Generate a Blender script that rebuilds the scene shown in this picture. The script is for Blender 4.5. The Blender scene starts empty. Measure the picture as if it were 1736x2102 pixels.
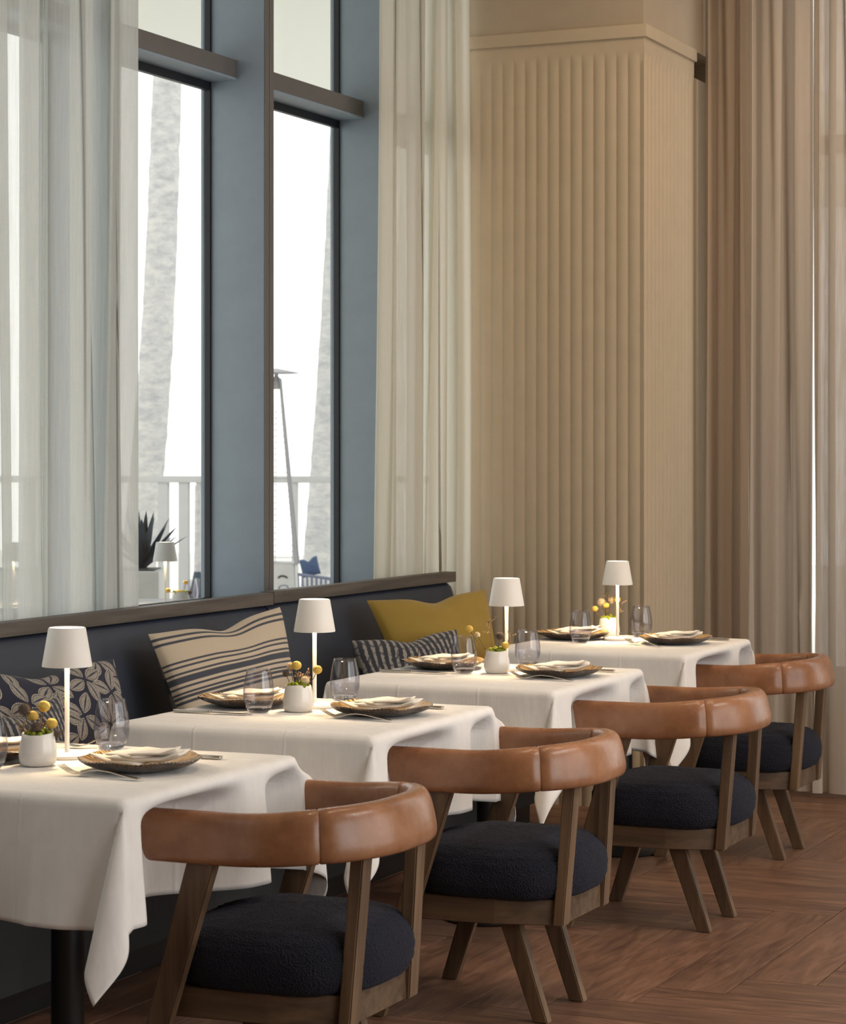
import bpy, bmesh, math, random
from mathutils import Vector, Matrix, noise
PI = math.pi
C = bpy.context.scene.collection
SC = bpy.context.scene

# ---------------------------------------------------------------- camera
YAW = math.radians(23.98)
cam_d = bpy.data.cameras.new('camera'); cam = bpy.data.objects.new('camera', cam_d); C.objects.link(cam)
cam.location = (0, 0, 1.417); cam.rotation_euler = (PI/2, 0, YAW)
cam_d.sensor_fit = 'HORIZONTAL'; cam_d.sensor_width = 36; cam_d.lens = 4838/1736*36
cam_d.shift_y = -(1051-942)/1736
cam_d.clip_start = .1; cam_d.clip_end = 200
cam_d.dof.use_dof = True; cam_d.dof.focus_distance = 6.4; cam_d.dof.aperture_fstop = 14
SC.camera = cam

# ---------------------------------------------------------------- world and light
w = bpy.data.worlds.new('world'); SC.world = w; w.use_nodes = True
bg = w.node_tree.nodes['Background']; bg.inputs[0].default_value = (1, .985, .94, 1); bg.inputs[1].default_value = 2.0

def area(name, loc, rot, sx, sy, power, color, portal=False, spread=None):
    l = bpy.data.lights.new(name, 'AREA'); l.shape = 'RECTANGLE'; l.size = sx; l.size_y = sy
    l.energy = power; l.color = color
    if spread: l.spread = spread
    o = bpy.data.objects.new(name, l); C.objects.link(o); o.location = loc; o.rotation_euler = rot
    if portal: l.cycles.is_portal = True
    return o
# daylight portals in the left windows and the unseen right-wall openings
area('portal_left', (-4.08, 5.5, 2.5), (0, -PI/2, 0), 3.1, 9.0, 1, (1, 1, 1), True)
area('portal_right', (4.05, 5.2, 2.0), (0, PI/2, 0), 3.5, 8.4, 1, (1, 1, 1), True)
# area lights added at the unseen right-wall openings to strengthen the daylight
area('daylight_fill_right', (3.95, 6.8, 2.1), (0, PI/2, 0), 3.2, 4.8, 45, (.84, .92, 1))
area('daylight_fill_right', (3.95, 2.6, 2.2), (0, PI/2, 0), 2.6, 3.0, 60, (.90, .95, 1))
# warm ceiling spots
def spot(loc, power, color, size=70, blend=.8, target=None, r=.12):
    l = bpy.data.lights.new('ceiling_spot', 'SPOT'); l.energy = power; l.color = color
    l.spot_size = math.radians(size); l.spot_blend = blend; l.shadow_soft_size = r
    o = bpy.data.objects.new('ceiling_spot', l); C.objects.link(o); o.location = loc
    if target:
        o.rotation_euler = (Vector(target)-Vector(loc)).to_track_quat('-Z', 'Y').to_euler()
    return o
WARM = (1, .70, .42)
for y in (4.6, 5.8, 7.0, 8.3):
    spot((-1.75, y, 3.95), 50, (1, .77, .55), 62, .7, (-2.2, y, .4), .07)
for y in (4.3, 5.4, 6.6):
    spot((1.3, y+.5, 3.7), 85, (1, .95, .90), 46, .7, (-2.1, y+.3, .45), .10)  # unseen near-white spots added from the right to highlight the chair backs
spot((-1.0, 8.2, 3.95), 75, WARM, 95, .9, (-2.3, 9.7, 1.8), .15)
spot((-2.2, 7.6, 3.95), 40, WARM, 100, .9, (-3.0, 9.6, 1.5), .15)
spot((-0.6, 6.3, 3.95), 70, WARM, 80, .9, (-1.4, 6.9, 0), .15)

vs = SC.view_settings
vs.view_transform = 'Standard'; vs.look = 'None'; vs.gamma = 1; vs.use_curve_mapping = False
vs.exposure = -.08
SC.cycles.max_bounces = 10; SC.cycles.transparent_max_bounces = 24; SC.cycles.transmission_bounces = 10
SC.cycles.caustics_reflective = False; SC.cycles.sample_clamp_indirect = 6

# ---------------------------------------------------------------- helpers
def lin(r, g, b):
    f = lambda c: (c/255/12.92) if c/255 <= .04045 else ((c/255+.055)/1.055)**2.4
    return (f(r), f(g), f(b), 1)

class N:
    """small node-tree helper"""
    def __init__(s, name):
        s.m = bpy.data.materials.new(name); s.m.use_nodes = True
        s.t = s.m.node_tree; s.b = s.t.nodes['Principled BSDF']; s.out = s.t.nodes['Material Output']
    def n(s, typ, **kw):
        nd = s.t.nodes.new(typ)
        for k, v in kw.items():
            if k.startswith('i_'):
                key = k[2:]
                key = int(key) if key.isdigit() else key.replace('_', ' ')
                nd.inputs[key].default_value = v
            else: setattr(nd, k, v)
        return nd
    def l(s, a, b): s.t.links.new(a, b)
    def coord(s, kind='Object', scale=(1, 1, 1), rand=False):
        tc = s.n('ShaderNodeTexCoord'); mp = s.n('ShaderNodeMapping'); mp.inputs['Scale'].default_value = scale
        s.l(tc.outputs[kind], mp.inputs['Vector'])
        if rand:
            oi = s.n('ShaderNodeObjectInfo'); mu = s.n('ShaderNodeMath', operation='MULTIPLY', i_1=37.)
            s.l(oi.outputs['Random'], mu.inputs[0]); s.l(mu.outputs[0], mp.inputs['Location'])
        return mp.outputs[0]
    def noise(s, vec, scale, detail=4, rough=.55):
        nd = s.n('ShaderNodeTexNoise'); nd.inputs['Scale'].default_value = scale
        nd.inputs['Detail'].default_value = detail; nd.inputs['Roughness'].default_value = rough
        s.l(vec, nd.inputs['Vector']); return nd.outputs[0]
    def ramp(s, fac, stops):
        r = s.n('ShaderNodeValToRGB'); e = r.color_ramp.elements
        while len(e) < len(stops): e.new(.5)
        for el, (p, c) in zip(e, stops): el.position = p; el.color = c
        s.l(fac, r.inputs[0]); return r.outputs[0]
    def bump(s, h, strength=.2, dist=.002, normal=None):
        b = s.n('ShaderNodeBump'); b.inputs['Strength'].default_value = strength; b.inputs['Distance'].default_value = dist
        s.l(h, b.inputs['Height'])
        if normal: s.l(normal, b.inputs['Normal'])
        return b.outputs[0]
    def set(s, **kw):
        for k, v in kw.items(): s.b.inputs[k.replace('_', ' ')].default_value = v
        return s

def simple(name, col, rough=.5, metal=0, var=.12, scale=12, bump=.05, bscale=200, **kw):
    a = N(name); v = a.coord()
    nz = a.noise(v, scale)
    lo = tuple(c*(1-var) for c in col[:3])+(1,); hi = tuple(min(1, c*(1+var)) for c in col[:3])+(1,)
    a.l(a.ramp(nz, [(.3, lo), (.7, hi)]), a.b.inputs['Base Color'])
    a.set(Roughness=rough, Metallic=metal, **kw)
    if bump: a.l(a.bump(a.noise(v, bscale, 2), bump, .001), a.b.inputs['Normal'])
    return a.m

def wood(name, dark, mid, light, axis=2, rough=.55, rand=True, sc=1.0):
    a = N(name); s = [38*sc]*3; s[axis] = 2.2*sc
    v = a.coord('Object', tuple(s), rand)
    n1 = a.noise(v, 1.0, 6, .6)
    s2 = [9*sc]*3; s2[axis] = .8*sc
    n2 = a.noise(a.coord('Object', tuple(s2), rand), 1.0, 3)
    mx = a.n('ShaderNodeMath', operation='MULTIPLY_ADD', i_1=.55, i_2=0.)
    a.l(n1, mx.inputs[0]); m2 = a.n('ShaderNodeMath', operation='MULTIPLY_ADD', i_1=.45)
    a.l(n2, m2.inputs[0]); a.l(mx.outputs[0], m2.inputs[2])
    a.l(a.ramp(m2.outputs[0], [(.36, dark), (.5, mid), (.64, light)]), a.b.inputs['Base Color'])
    a.set(Roughness=rough)
    a.l(a.bump(n1, .25, .001), a.b.inputs['Normal'])
    return a.m

def cloth_mat(name, col, wscale=900, rough=.85, trans=0, crease=False):
    a = N(name); v = a.coord()
    a.set(Roughness=rough); a.b.inputs['Sheen Weight'].default_value = .15
    nz = a.noise(v, 25, 3)
    lo = tuple(c*.95 for c in col[:3])+(1,)
    a.l(a.ramp(nz, [(.3, lo), (.7, col)]), a.b.inputs['Base Color'])
    nr = a.bump(a.noise(v, wscale, 2), .12, .0006)
    nr = a.bump(a.noise(v, 9, 2), .25, .008, nr)
    if crease:
        nr = a.bump(a.noise(a.coord('Object', (13, 13, 3.5)), 1, 3, .6), .32, .014, nr)
        sp = a.n('ShaderNodeSeparateXYZ'); a.l(v, sp.inputs[0]); tot = None
        for ax_, c in ((0, -.125), (0, .13), (1, .0), (1, -.19)):
            su = a.n('ShaderNodeMath', operation='SUBTRACT', i_1=c); a.l(sp.outputs[ax_], su.inputs[0])
            ab = a.n('ShaderNodeMath', operation='ABSOLUTE'); a.l(su.outputs[0], ab.inputs[0])
            mr = a.n('ShaderNodeMapRange', interpolation_type='SMOOTHSTEP'); mr.inputs[1].default_value = 0; mr.inputs[2].default_value = .006
            mr.inputs[3].default_value = 1; mr.inputs[4].default_value = 0; a.l(ab.outputs[0], mr.inputs[0])
            if tot is None: tot = mr.outputs[0]
            else:
                mxx = a.n('ShaderNodeMath', operation='MAXIMUM'); a.l(tot, mxx.inputs[0]); a.l(mr.outputs[0], mxx.inputs[1]); tot = mxx.outputs[0]
        nr = a.bump(tot, .6, .0015, nr)
    a.l(nr, a.b.inputs['Normal'])
    if trans:
        tr = a.n('ShaderNodeBsdfTranslucent'); tr.inputs[0].default_value = col
        mix = a.n('ShaderNodeMixShader', i_0=trans)
        a.l(a.b.outputs[0], mix.inputs[1]); a.l(tr.outputs[0], mix.inputs[2]); a.l(mix.outputs[0], a.out.inputs[0])
    return a.m

def sheer(name, col, transp, translu):
    a = N(name)
    v = a.coord('Object', (1400, 1400, 300))
    weave = a.noise(v, 1.0, 2)
    v2 = a.coord('Object', (90, 90, 6)); slub = a.noise(v2, 1.0, 3)
    d = a.n('ShaderNodeBsdfDiffuse'); tl = a.n('ShaderNodeBsdfTranslucent'); tp = a.n('ShaderNodeBsdfTransparent')
    d.inputs[0].default_value = col; tl.inputs[0].default_value = col
    m1 = a.n('ShaderNodeMixShader', i_0=translu); a.l(d.outputs[0], m1.inputs[1]); a.l(tl.outputs[0], m1.inputs[2])
    r = a.n('ShaderNodeMapRange'); r.inputs[1].default_value = .3; r.inputs[2].default_value = .7
    r.inputs[3].default_value = max(0, transp-.1); r.inputs[4].default_value = transp+.1
    ad = a.n('ShaderNodeMath', operation='ADD'); a.l(weave, ad.inputs[0]); a.l(slub, ad.inputs[1])
    hf = a.n('ShaderNodeMath', operation='MULTIPLY', i_1=.5); a.l(ad.outputs[0], hf.inputs[0])
    a.l(hf.outputs[0], r.inputs[0])
    m2 = a.n('ShaderNodeMixShader'); a.l(r.outputs[0], m2.inputs[0]); a.l(m1.outputs[0], m2.inputs[1]); a.l(tp.outputs[0], m2.inputs[2])
    a.l(m2.outputs[0], a.out.inputs[0]); return a.m

def attr_mat(name, rough=.9, wscale=700):
    a = N(name); at = a.n('ShaderNodeAttribute', attribute_name='print')
    v = a.coord(); nz = a.noise(v, 500, 2)
    mx = a.n('ShaderNodeMixRGB', blend_type='MULTIPLY', i_0=.5)
    a.l(at.outputs['Color'], mx.inputs[1]); a.l(a.ramp(nz, [(.3, (.75, .75, .75, 1)), (.7, (1, 1, 1, 1))]), mx.inputs[2])
    a.l(mx.outputs[0], a.b.inputs['Base Color']); a.set(Roughness=rough)
    a.b.inputs['Sheen Weight'].default_value = .1
    a.l(a.bump(a.noise(v, wscale, 2), .3, .001), a.b.inputs['Normal']); return a.m

def emit(name, col, strength):
    a = N(name); a.set(Roughness=.6); a.b.inputs['Base Color'].default_value = col
    a.b.inputs['Emission Color'].default_value = col; a.b.inputs['Emission Strength'].default_value = strength
    return a.m

def mesh_obj(name, bm, mat, parent=None, smooth=True, angle=40):
    me = bpy.data.meshes.new(name); bm.normal_update(); bm.to_mesh(me); bm.free()
    if mat: me.materials.append(mat)
    if smooth:
        for p in me.polygons: p.use_smooth = True
        try: me.set_sharp_from_angle(angle=math.radians(angle))
        except Exception: pass
    o = bpy.data.objects.new(name, me); C.objects.link(o)
    if parent: o.parent = parent
    return o

def thing(name, label, cat, loc=(0, 0, 0), rz=0, group=None):
    o = bpy.data.objects.new(name, None); C.objects.link(o); o.empty_display_size = .05
    o.location = loc; o.rotation_euler = (0, 0, rz); return tag(o, label, cat, group)
def tag(o, label=None, cat=None, group=None, kind=None):
    for k, v in (('label', label), ('category', cat), ('group', group), ('kind', kind)):
        if v: o[k] = v
    return o
def dup(o, parent=None):
    c = o.copy(); C.objects.link(c)
    if parent: c.parent = parent
    for ch in list(o.children): dup(ch, c)
    return c

def box(bm, x0, x1, y0, y1, z0, z1, bev=0):
    vs_ = [bm.verts.new((x, y, z)) for x in (x0, x1) for y in (y0, y1) for z in (z0, z1)]
    f = [(0, 1, 3, 2), (4, 6, 7, 5), (0, 4, 5, 1), (2, 3, 7, 6), (0, 2, 6, 4), (1, 5, 7, 3)]
    fs = [bm.faces.new([vs_[i] for i in q]) for q in f]
    if bev:
        es = list({e for fc in fs for e in fc.edges})
        bmesh.ops.bevel(bm, geom=es, offset=bev, segments=2, affect='EDGES', profile=.6)
    return bm
def nbox(name, x0, x1, y0, y1, z0, z1, mat, parent=None, bev=0.0):
    """box object with its origin at its base centre"""
    cx, cy = (x0+x1)/2, (y0+y1)/2
    bm = bmesh.new(); box(bm, x0-cx, x1-cx, y0-cy, y1-cy, 0, z1-z0, bev)
    o = mesh_obj(name, bm, mat, parent, smooth=bool(bev)); o.location = (cx, cy, z0); return o

def beam(bm, p0, p1, w0, d0, w1=None, d1=None, bev=.003, xdir=Vector((1, 0, 0))):
    """square bar from p0 to p1; w along x, d along y; ends cut level"""
    w1 = w1 or w0; d1 = d1 or d0; a = []
    for p, w_, d_ in ((p0, w0, d0), (p1, w1, d1)):
        for sx, sy in ((-1, -1), (1, -1), (1, 1), (-1, 1)):
            a.append(bm.verts.new((p[0]+sx*w_/2, p[1]+sy*d_/2, p[2])))
    fs = [bm.faces.new(a[3::-1]), bm.faces.new(a[4:])]
    for i in range(4): fs.append(bm.faces.new((a[i], a[(i+1) % 4], a[4+(i+1) % 4], a[4+i])))
    if bev:
        es = list({e for f in fs for e in f.edges}); bmesh.ops.bevel(bm, geom=es, offset=bev, segments=2, affect='EDGES')
    bmesh.ops.recalc_face_normals(bm, faces=bm.faces[:]); return bm

def lathe(bm, prof, seg=40, close=False, wob=None):
    rings = []
    for i, (r, z) in enumerate(prof):
        if r < 1e-6: rings.append([bm.verts.new((0, 0, z))]); continue
        ring = []
        for k in range(seg):
            a = 2*PI*k/seg; rr, zz = (r, z) if not wob else wob(r, z, a, i)
            ring.append(bm.verts.new((rr*math.cos(a), rr*math.sin(a), zz)))
        rings.append(ring)
    pairs = list(zip(rings, rings[1:]))
    if close: pairs.append((rings[-1], rings[0]))
    for A, B in pairs:
        for k in range(seg):
            k2 = (k+1) % seg
            if len(A) == 1 and len(B) == 1: continue
            if len(A) == 1: bm.faces.new((A[0], B[k2], B[k]))
            elif len(B) == 1: bm.faces.new((A[k], A[k2], B[0]))
            else: bm.faces.new((A[k], A[k2], B[k2], B[k]))
    bmesh.ops.recalc_face_normals(bm, faces=bm.faces[:])
    return bm

def tube(bm, pts, r, seg=8, r1=None, cap=True):
    pts = [Vector(p) for p in pts]; n = len(pts); rings = []
    up = Vector((0, 0, 1))
    for i, p in enumerate(pts):
        t = (pts[min(i+1, n-1)]-pts[max(i-1, 0)]).normalized()
        u = t.cross(up)
        if u.length < 1e-3: u = t.cross(Vector((1, 0, 0)))
        u.normalize(); v = t.cross(u)
        rr = r if r1 is None else r+(r1-r)*i/(n-1)
        rings.append([bm.verts.new(p+rr*(math.cos(2*PI*k/seg)*u+math.sin(2*PI*k/seg)*v)) for k in range(seg)])
    for A, B in zip(rings, rings[1:]):
        for k in range(seg): bm.faces.new((A[k], A[(k+1) % seg], B[(k+1) % seg], B[k]))
    if cap:
        bm.faces.new(rings[0][::-1]); bm.faces.new(rings[-1])
    return bm

def grid(bm, nu, nv, fn, flip=False):
    g = [[bm.verts.new(fn(i/nu, j/nv)) for j in range(nv+1)] for i in range(nu+1)]
    for i in range(nu):
        for j in range(nv):
            q = (g[i][j], g[i+1][j], g[i+1][j+1], g[i][j+1])
            bm.faces.new(q[::-1] if flip else q)
    return g

# ---------------------------------------------------------------- materials
M = {}
M['plaster'] = simple('warm_plaster', lin(180, 164, 142), .8, var=.03, bump=.1, bscale=90)
M['flute'] = simple('fluted_plaster', lin(192, 175, 150), .75, var=.03, bump=.15, bscale=350)
M['frontwall'] = simple('darkened_front_wall', lin(96, 80, 68), .7, var=.1)  # unseen wall, darkened to cut light bounced onto camera-facing sides
M['ceil'] = simple('ceiling_paint', lin(215, 205, 190), .9, var=.02)
M['bluegrey'] = simple('blue_grey_paint', lin(146, 160, 172), .55, var=.04, bump=.08, bscale=300)
M['brownmetal'] = simple('taupe_metal', lin(106, 102, 99), .5, var=.04)
M['gasket'] = simple('dark_gasket', lin(14, 16, 26), .5, var=.1)
M['sill'] = simple('pale_sill', lin(200, 202, 204), .3, var=.03)
M['capwood'] = wood('cap_wood', lin(66, 60, 55), lin(88, 80, 73), lin(106, 97, 88), 1)
M['oak'] = wood('oak', lin(76, 58, 42), lin(106, 82, 60), lin(126, 101, 76), 2)
M['oakh'] = wood('oak_rail', lin(72, 54, 38), lin(98, 76, 55), lin(116, 92, 68), 0)
M['navyleather'] = simple('navy_leather', lin(48, 54, 67), .5, var=.12, scale=5, bump=.25, bscale=160)
M['black'] = simple('black_metal', lin(28, 26, 27), .45, var=.1)
M['plinth'] = simple('dark_panel', lin(40, 42, 44), .6, var=.1)
M['white'] = simple('white_paint', lin(236, 234, 228), .45, var=.02)
M['extwhite'] = simple('outdoor_dimmed_white', lin(176, 177, 176), .6, var=.03)  # white greyed so outdoor pieces keep a shaded tone against the sky
M['extgrey'] = simple('grey_paint', lin(140, 141, 146), .6, var=.05)
M['metal'] = simple('cutlery_steel', lin(190, 184, 174), .22, 1, var=.05, bump=0)
M['soffit'] = simple('soffit_paint', lin(226, 228, 222), .9, var=.01)
M['cloth'] = cloth_mat('white_cotton', lin(240, 235, 230), crease=True)
M['napkin'] = cloth_mat('napkin_linen', lin(246, 238, 226), 1200)
M['ceramic'] = simple('white_ceramic', lin(232, 228, 222), .18, var=.03, bump=.1, bscale=40)
M['moss'] = simple('moss', lin(118, 128, 30), .95, var=.5, scale=120, bump=.5, bscale=300)
M['yellowball'] = simple('yellow_flower', lin(208, 174, 84), .9, var=.3, scale=400, bump=.9, bscale=900)
M['thistle'] = simple('thistle_flower', lin(98, 84, 74), .9, var=.4, scale=300, bump=.9, bscale=800)
M['cream'] = simple('cream_flower', lin(214, 196, 164), .9, var=.3, scale=300, bump=.8, bscale=800)
M['sprig'] = simple('dried_sprig', lin(176, 150, 124), .9, var=.35, scale=200)
M['stem'] = simple('brown_stem', lin(104, 82, 52), .8, var=.3, scale=90)
M['palm'] = None

def leather():
    a = N('tan_leather'); v = a.coord('Object', (1, 1, 1), True)
    nz = a.noise(v, 7, 5, .65)
    a.l(a.ramp(nz, [(.3, lin(124, 82, 54)), (.5, lin(152, 104, 72)), (.72, lin(172, 124, 92))]), a.b.inputs['Base Color'])
    rr = a.n('ShaderNodeMapRange'); rr.inputs[3].default_value = .17; rr.inputs[4].default_value = .38
    a.l(a.noise(v, 18, 3), rr.inputs[0]); a.l(rr.outputs[0], a.b.inputs['Roughness'])
    nr = a.bump(a.noise(v, 420, 3), .15, .0008)
    nr = a.bump(a.noise(v, 14, 3), .25, .004, nr)
    a.l(nr, a.b.inputs['Normal']); return a.m
M['leather'] = leather()
def boucle():
    a = N('navy_boucle'); v = a.coord()
    nz = a.noise(v, 260, 3, .7)
    a.l(a.ramp(nz, [(.35, lin(10, 11, 18)), (.65, lin(26, 28, 43))]), a.b.inputs['Base Color'])
    a.set(Roughness=.95); a.b.inputs['Sheen Weight'].default_value = .12
    a.b.inputs['Sheen Tint'].default_value = lin(90, 90, 130)
    vo = a.n('ShaderNodeTexVoronoi'); vo.inputs['Scale'].default_value = 230; a.l(v, vo.inputs['Vector'])
    a.l(a.bump(vo.outputs['Distance'], .8, .004), a.b.inputs['Normal']); return a.m
M['boucle'] = boucle()
def planks():
    a = N('floor_plank')
    v = a.coord('Object', (9, 1.3, 9), True); n1 = a.noise(v, 1.5, 7, .65)
    dn = a.n('ShaderNodeTexNoise'); dn.inputs['Scale'].default_value = 2.2; dn.inputs['Detail'].default_value = 6
    dn.inputs['Distortion'].default_value = 2.5; a.l(v, dn.inputs['Vector'])
    ad = a.n('ShaderNodeMath', operation='MULTIPLY_ADD', i_1=.5); a.l(n1, ad.inputs[0])
    h = a.n('ShaderNodeMath', operation='MULTIPLY', i_1=.5); a.l(dn.outputs[0], h.inputs[0]); a.l(h.outputs[0], ad.inputs[2])
    base = a.ramp(ad.outputs[0], [(.34, lin(88, 62, 49)), (.5, lin(120, 87, 69)), (.66, lin(144, 109, 88))])
    oi = a.n('ShaderNodeObjectInfo')
    hsv = a.n('ShaderNodeHueSaturation'); mr = a.n('ShaderNodeMapRange'); mr.inputs[3].default_value = .86; mr.inputs[4].default_value = 1.12
    a.l(oi.outputs['Random'], mr.inputs[0]); a.l(mr.outputs[0], hsv.inputs['Value']); a.l(base, hsv.inputs['Color'])
    a.l(hsv.outputs[0], a.b.inputs['Base Color'])
    a.set(Roughness=.42)
    a.l(a.bump(ad.outputs[0], .35, .002), a.b.inputs['Normal']); return a.m
M['plank'] = planks()
M['grout'] = simple('floor_grout', lin(140, 108, 84), .9)  # tan joints, lightened to carry the highlights on the plank bevels

def glass_pane():
    a = N('window_glass'); t = a.n('ShaderNodeBsdfTransparent'); g = a.n('ShaderNodeBsdfGlossy', i_Roughness=.02)
    t.inputs[0].default_value = (.97, .98, .98, 1)
    lw = a.n('ShaderNodeLayerWeight', i_Blend=.5); pw_ = a.n('ShaderNodeMath', operation='POWER', i_1=5.); a.l(lw.outputs['Facing'], pw_.inputs[0])
    f = a.n('ShaderNodeMath', operation='MULTIPLY_ADD', i_1=.6, i_2=.02); a.l(pw_.outputs[0], f.inputs[0]); m = a.n('ShaderNodeMixShader')
    a.l(f.outputs[0], m.inputs[0]); a.l(t.outputs[0], m.inputs[1]); a.l(g.outputs[0], m.inputs[2]); a.l(m.outputs[0], a.out.inputs[0])
    return a.m
M['pane'] = glass_pane()
def tumbler_glass():
    a = N('smoked_glass'); a.t.nodes.remove(a.b)
    g = a.n('ShaderNodeBsdfGlass', i_IOR=1.46, i_Roughness=0.); g.inputs[0].default_value = (.965, .965, .985, 1)
    t = a.n('ShaderNodeBsdfTransparent'); t.inputs[0].default_value = (.80, .81, .85, 1)
    m = a.n('ShaderNodeMixShader', i_0=.25); a.l(g.outputs[0], m.inputs[1]); a.l(t.outputs[0], m.inputs[2]); a.l(m.outputs[0], a.out.inputs[0])
    return a.m
M['tumbler'] = tumbler_glass()
def thin_glass():
    a = N('thin_smoky_glass'); a.t.nodes.remove(a.b)
    lw = a.n('ShaderNodeLayerWeight', i_Blend=.5)
    tc = a.ramp(lw.outputs['Facing'], [(0, (.93, .93, .95, 1)), (.75, (.86, .86, .90, 1)), (.97, (.40, .41, .48, 1))])
    t = a.n('ShaderNodeBsdfTransparent'); a.l(tc, t.inputs[0]); g = a.n('ShaderNodeBsdfGlossy', i_Roughness=.03)
    p = a.n('ShaderNodeMath', operation='POWER', i_1=4.); a.l(lw.outputs['Facing'], p.inputs[0])
    f = a.n('ShaderNodeMath', operation='MULTIPLY_ADD', i_1=.75, i_2=.05); a.l(p.outputs[0], f.inputs[0])
    m = a.n('ShaderNodeMixShader'); a.l(f.outputs[0], m.inputs[0]); a.l(t.outputs[0], m.inputs[1]); a.l(g.outputs[0], m.inputs[2]); a.l(m.outputs[0], a.out.inputs[0])
    return a.m
M['thinglass'] = thin_glass()
def plate_mat(top):
    a = N('amber_ribbed_glass' if top else 'dark_glass_rim')
    tc = a.n('ShaderNodeTexCoord'); sp = a.n('ShaderNodeSeparateXYZ'); a.l(tc.outputs['Object'], sp.inputs[0])
    at = a.n('ShaderNodeMath', operation='ARCTAN2'); a.l(sp.outputs[1], at.inputs[0]); a.l(sp.outputs[0], at.inputs[1])
    nz = a.noise(tc.outputs['Object'], 30, 2)
    wob = a.n('ShaderNodeMath', operation='MULTIPLY_ADD', i_1=.18); a.l(nz, wob.inputs[0]); a.l(at.outputs[0], wob.inputs[2])
    mu = a.n('ShaderNodeMath', operation='MULTIPLY', i_1=84.); a.l(wob.outputs[0], mu.inputs[0])
    sn = a.n('ShaderNodeMath', operation='SINE'); a.l(mu.outputs[0], sn.inputs[0])
    mr = a.n('ShaderNodeMapRange'); mr.inputs[1].default_value = -1; a.l(sn.outputs[0], mr.inputs[0])
    if top: col = a.ramp(mr.outputs[0], [(.0, lin(62, 44, 26)), (.12, lin(96, 70, 42)), (.26, lin(176, 140, 90)), (.7, lin(198, 164, 112))])
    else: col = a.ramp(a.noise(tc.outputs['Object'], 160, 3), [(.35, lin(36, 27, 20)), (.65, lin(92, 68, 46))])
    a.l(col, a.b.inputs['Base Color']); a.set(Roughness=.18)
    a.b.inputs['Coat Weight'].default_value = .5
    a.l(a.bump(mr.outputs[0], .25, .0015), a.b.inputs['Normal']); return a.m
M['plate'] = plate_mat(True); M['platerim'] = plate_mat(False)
def palm_mat():
    a = N('palm_bark'); v = a.coord('Object', (6, 6, 14)); nz = a.noise(v, 1, 5, .7)
    a.l(a.ramp(nz, [(.35, lin(164, 165, 169)), (.62, lin(196, 196, 193))]), a.b.inputs['Base Color']); a.set(Roughness=.95)
    a.l(a.bump(nz, .5, .02), a.b.inputs['Normal']); return a.m
M['palm'] = palm_mat()
M['agave'] = simple('agave_leaf', lin(40, 54, 68), .6, var=.2, scale=5)
M['terrace'] = simple('terrace_paving', lin(212, 210, 205), .8)
M['sheerL'] = sheer('linen_sheer', (.80, .82, .79, 1), .33, .30)
M['sheerR'] = sheer('cream_sheer', (.82, .80, .72, 1), .02, .5)
M['sheerB'] = sheer('beige_sheer', (.60, .53, .46, 1), .03, .16)
M['drape'] = sheer('beige_drape', (.62, .52, .43, 1), 0, .15)
M['shade'] = simple('lamp_white', lin(236, 232, 226), .5, var=.02)
M['led'] = emit('lamp_led', (1, .78, .48, 1), 14)
M['ledtop'] = emit('lamp_top_glow', (1, .93, .8, 1), 2.5)
M['pblue'] = simple('outdoor_blue_fabric', lin(50, 66, 104), .9, var=.1)
M['rope'] = simple('grey_rope', lin(104, 112, 132), .9, var=.1)

# ---------------------------------------------------------------- setting: floor
fl = nbox('floor', -4.15, 4.0, -2.0, 10.2, -.12, -.004, M['grout']); tag(fl, kind='structure')
fo = fl.location.copy()
PW, PN = .194, 6; PL = PW*PN; AX, AY = -1.805, 6.03
bm = bmesh.new(); box(bm, -PW/2+.0016, PW/2-.0016, -PL/2+.0016, PL/2-.0016, -.012, 0, .0012)
first = mesh_obj('plank', bm, M['plank'], smooth=False); pm = first.data; nplk = 0
def put_plank(x, y, rot):
    global nplk
    if nplk == 0: o = first
    else: o = bpy.data.objects.new('plank', pm); C.objects.link(o)
    nplk += 1
    o.parent = fl; o.location = Vector((x, y, 0))-fo; o.rotation_euler = (0, 0, rot)
for a in range(-14, 14):
    for b in range(-30, 30):
        t = (a-b) % (2*PN)
        if t == PN:       # last cell of a vertical plank: it spans b-(n-1)..b in column a
            pass
        # vertical plank starts at b when (a-b)%(2n)==2n-1 ; horizontal plank starts at a when (a-b)%(2n)==0
        if t == 2*PN-1:
            x, y = AX+(a+.5)*PW, AY+(b-(2*PN-1-0)+2*PN-1)*PW+PL/2
            if -3.9 < x < 1.0 and 3.4 < y < 10.0: put_plank(x, y, 0)
        if t == 0:
            x, y = AX+a*PW+PL/2, AY+(b+.5)*PW
            if -3.9 < x < 1.0 and 3.4 < y < 10.0: put_plank(x, y, PI/2)

# ---------------------------------------------------------------- setting: shell
ZC = 4.15
tag(nbox('ceiling', -4.2, 4.1, -2.1, 10.3, ZC, ZC+.1, M['ceil']), kind='structure')
tag(nbox('wall_front', -4.2, 4.1, -2.1, -2.0, 0, ZC, M['frontwall']), kind='structure')
# unseen right wall, its window openings laid out to light the chairs
bm = bmesh.new()
box(bm, 4.0, 4.1, -2.0, 10.2, 0, .25); box(bm, 4.0, 4.1, -2.0, 10.2, 3.8, ZC)
for y0, y1 in ((-2, 1.0), (4.2, 4.4), (6.7, 6.9), (9.4, 10.2)): box(bm, 4.0, 4.1, y0, y1, .25, 3.8)
tag(mesh_obj('wall_right', bm, M['plaster'], smooth=False), kind='structure')
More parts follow.
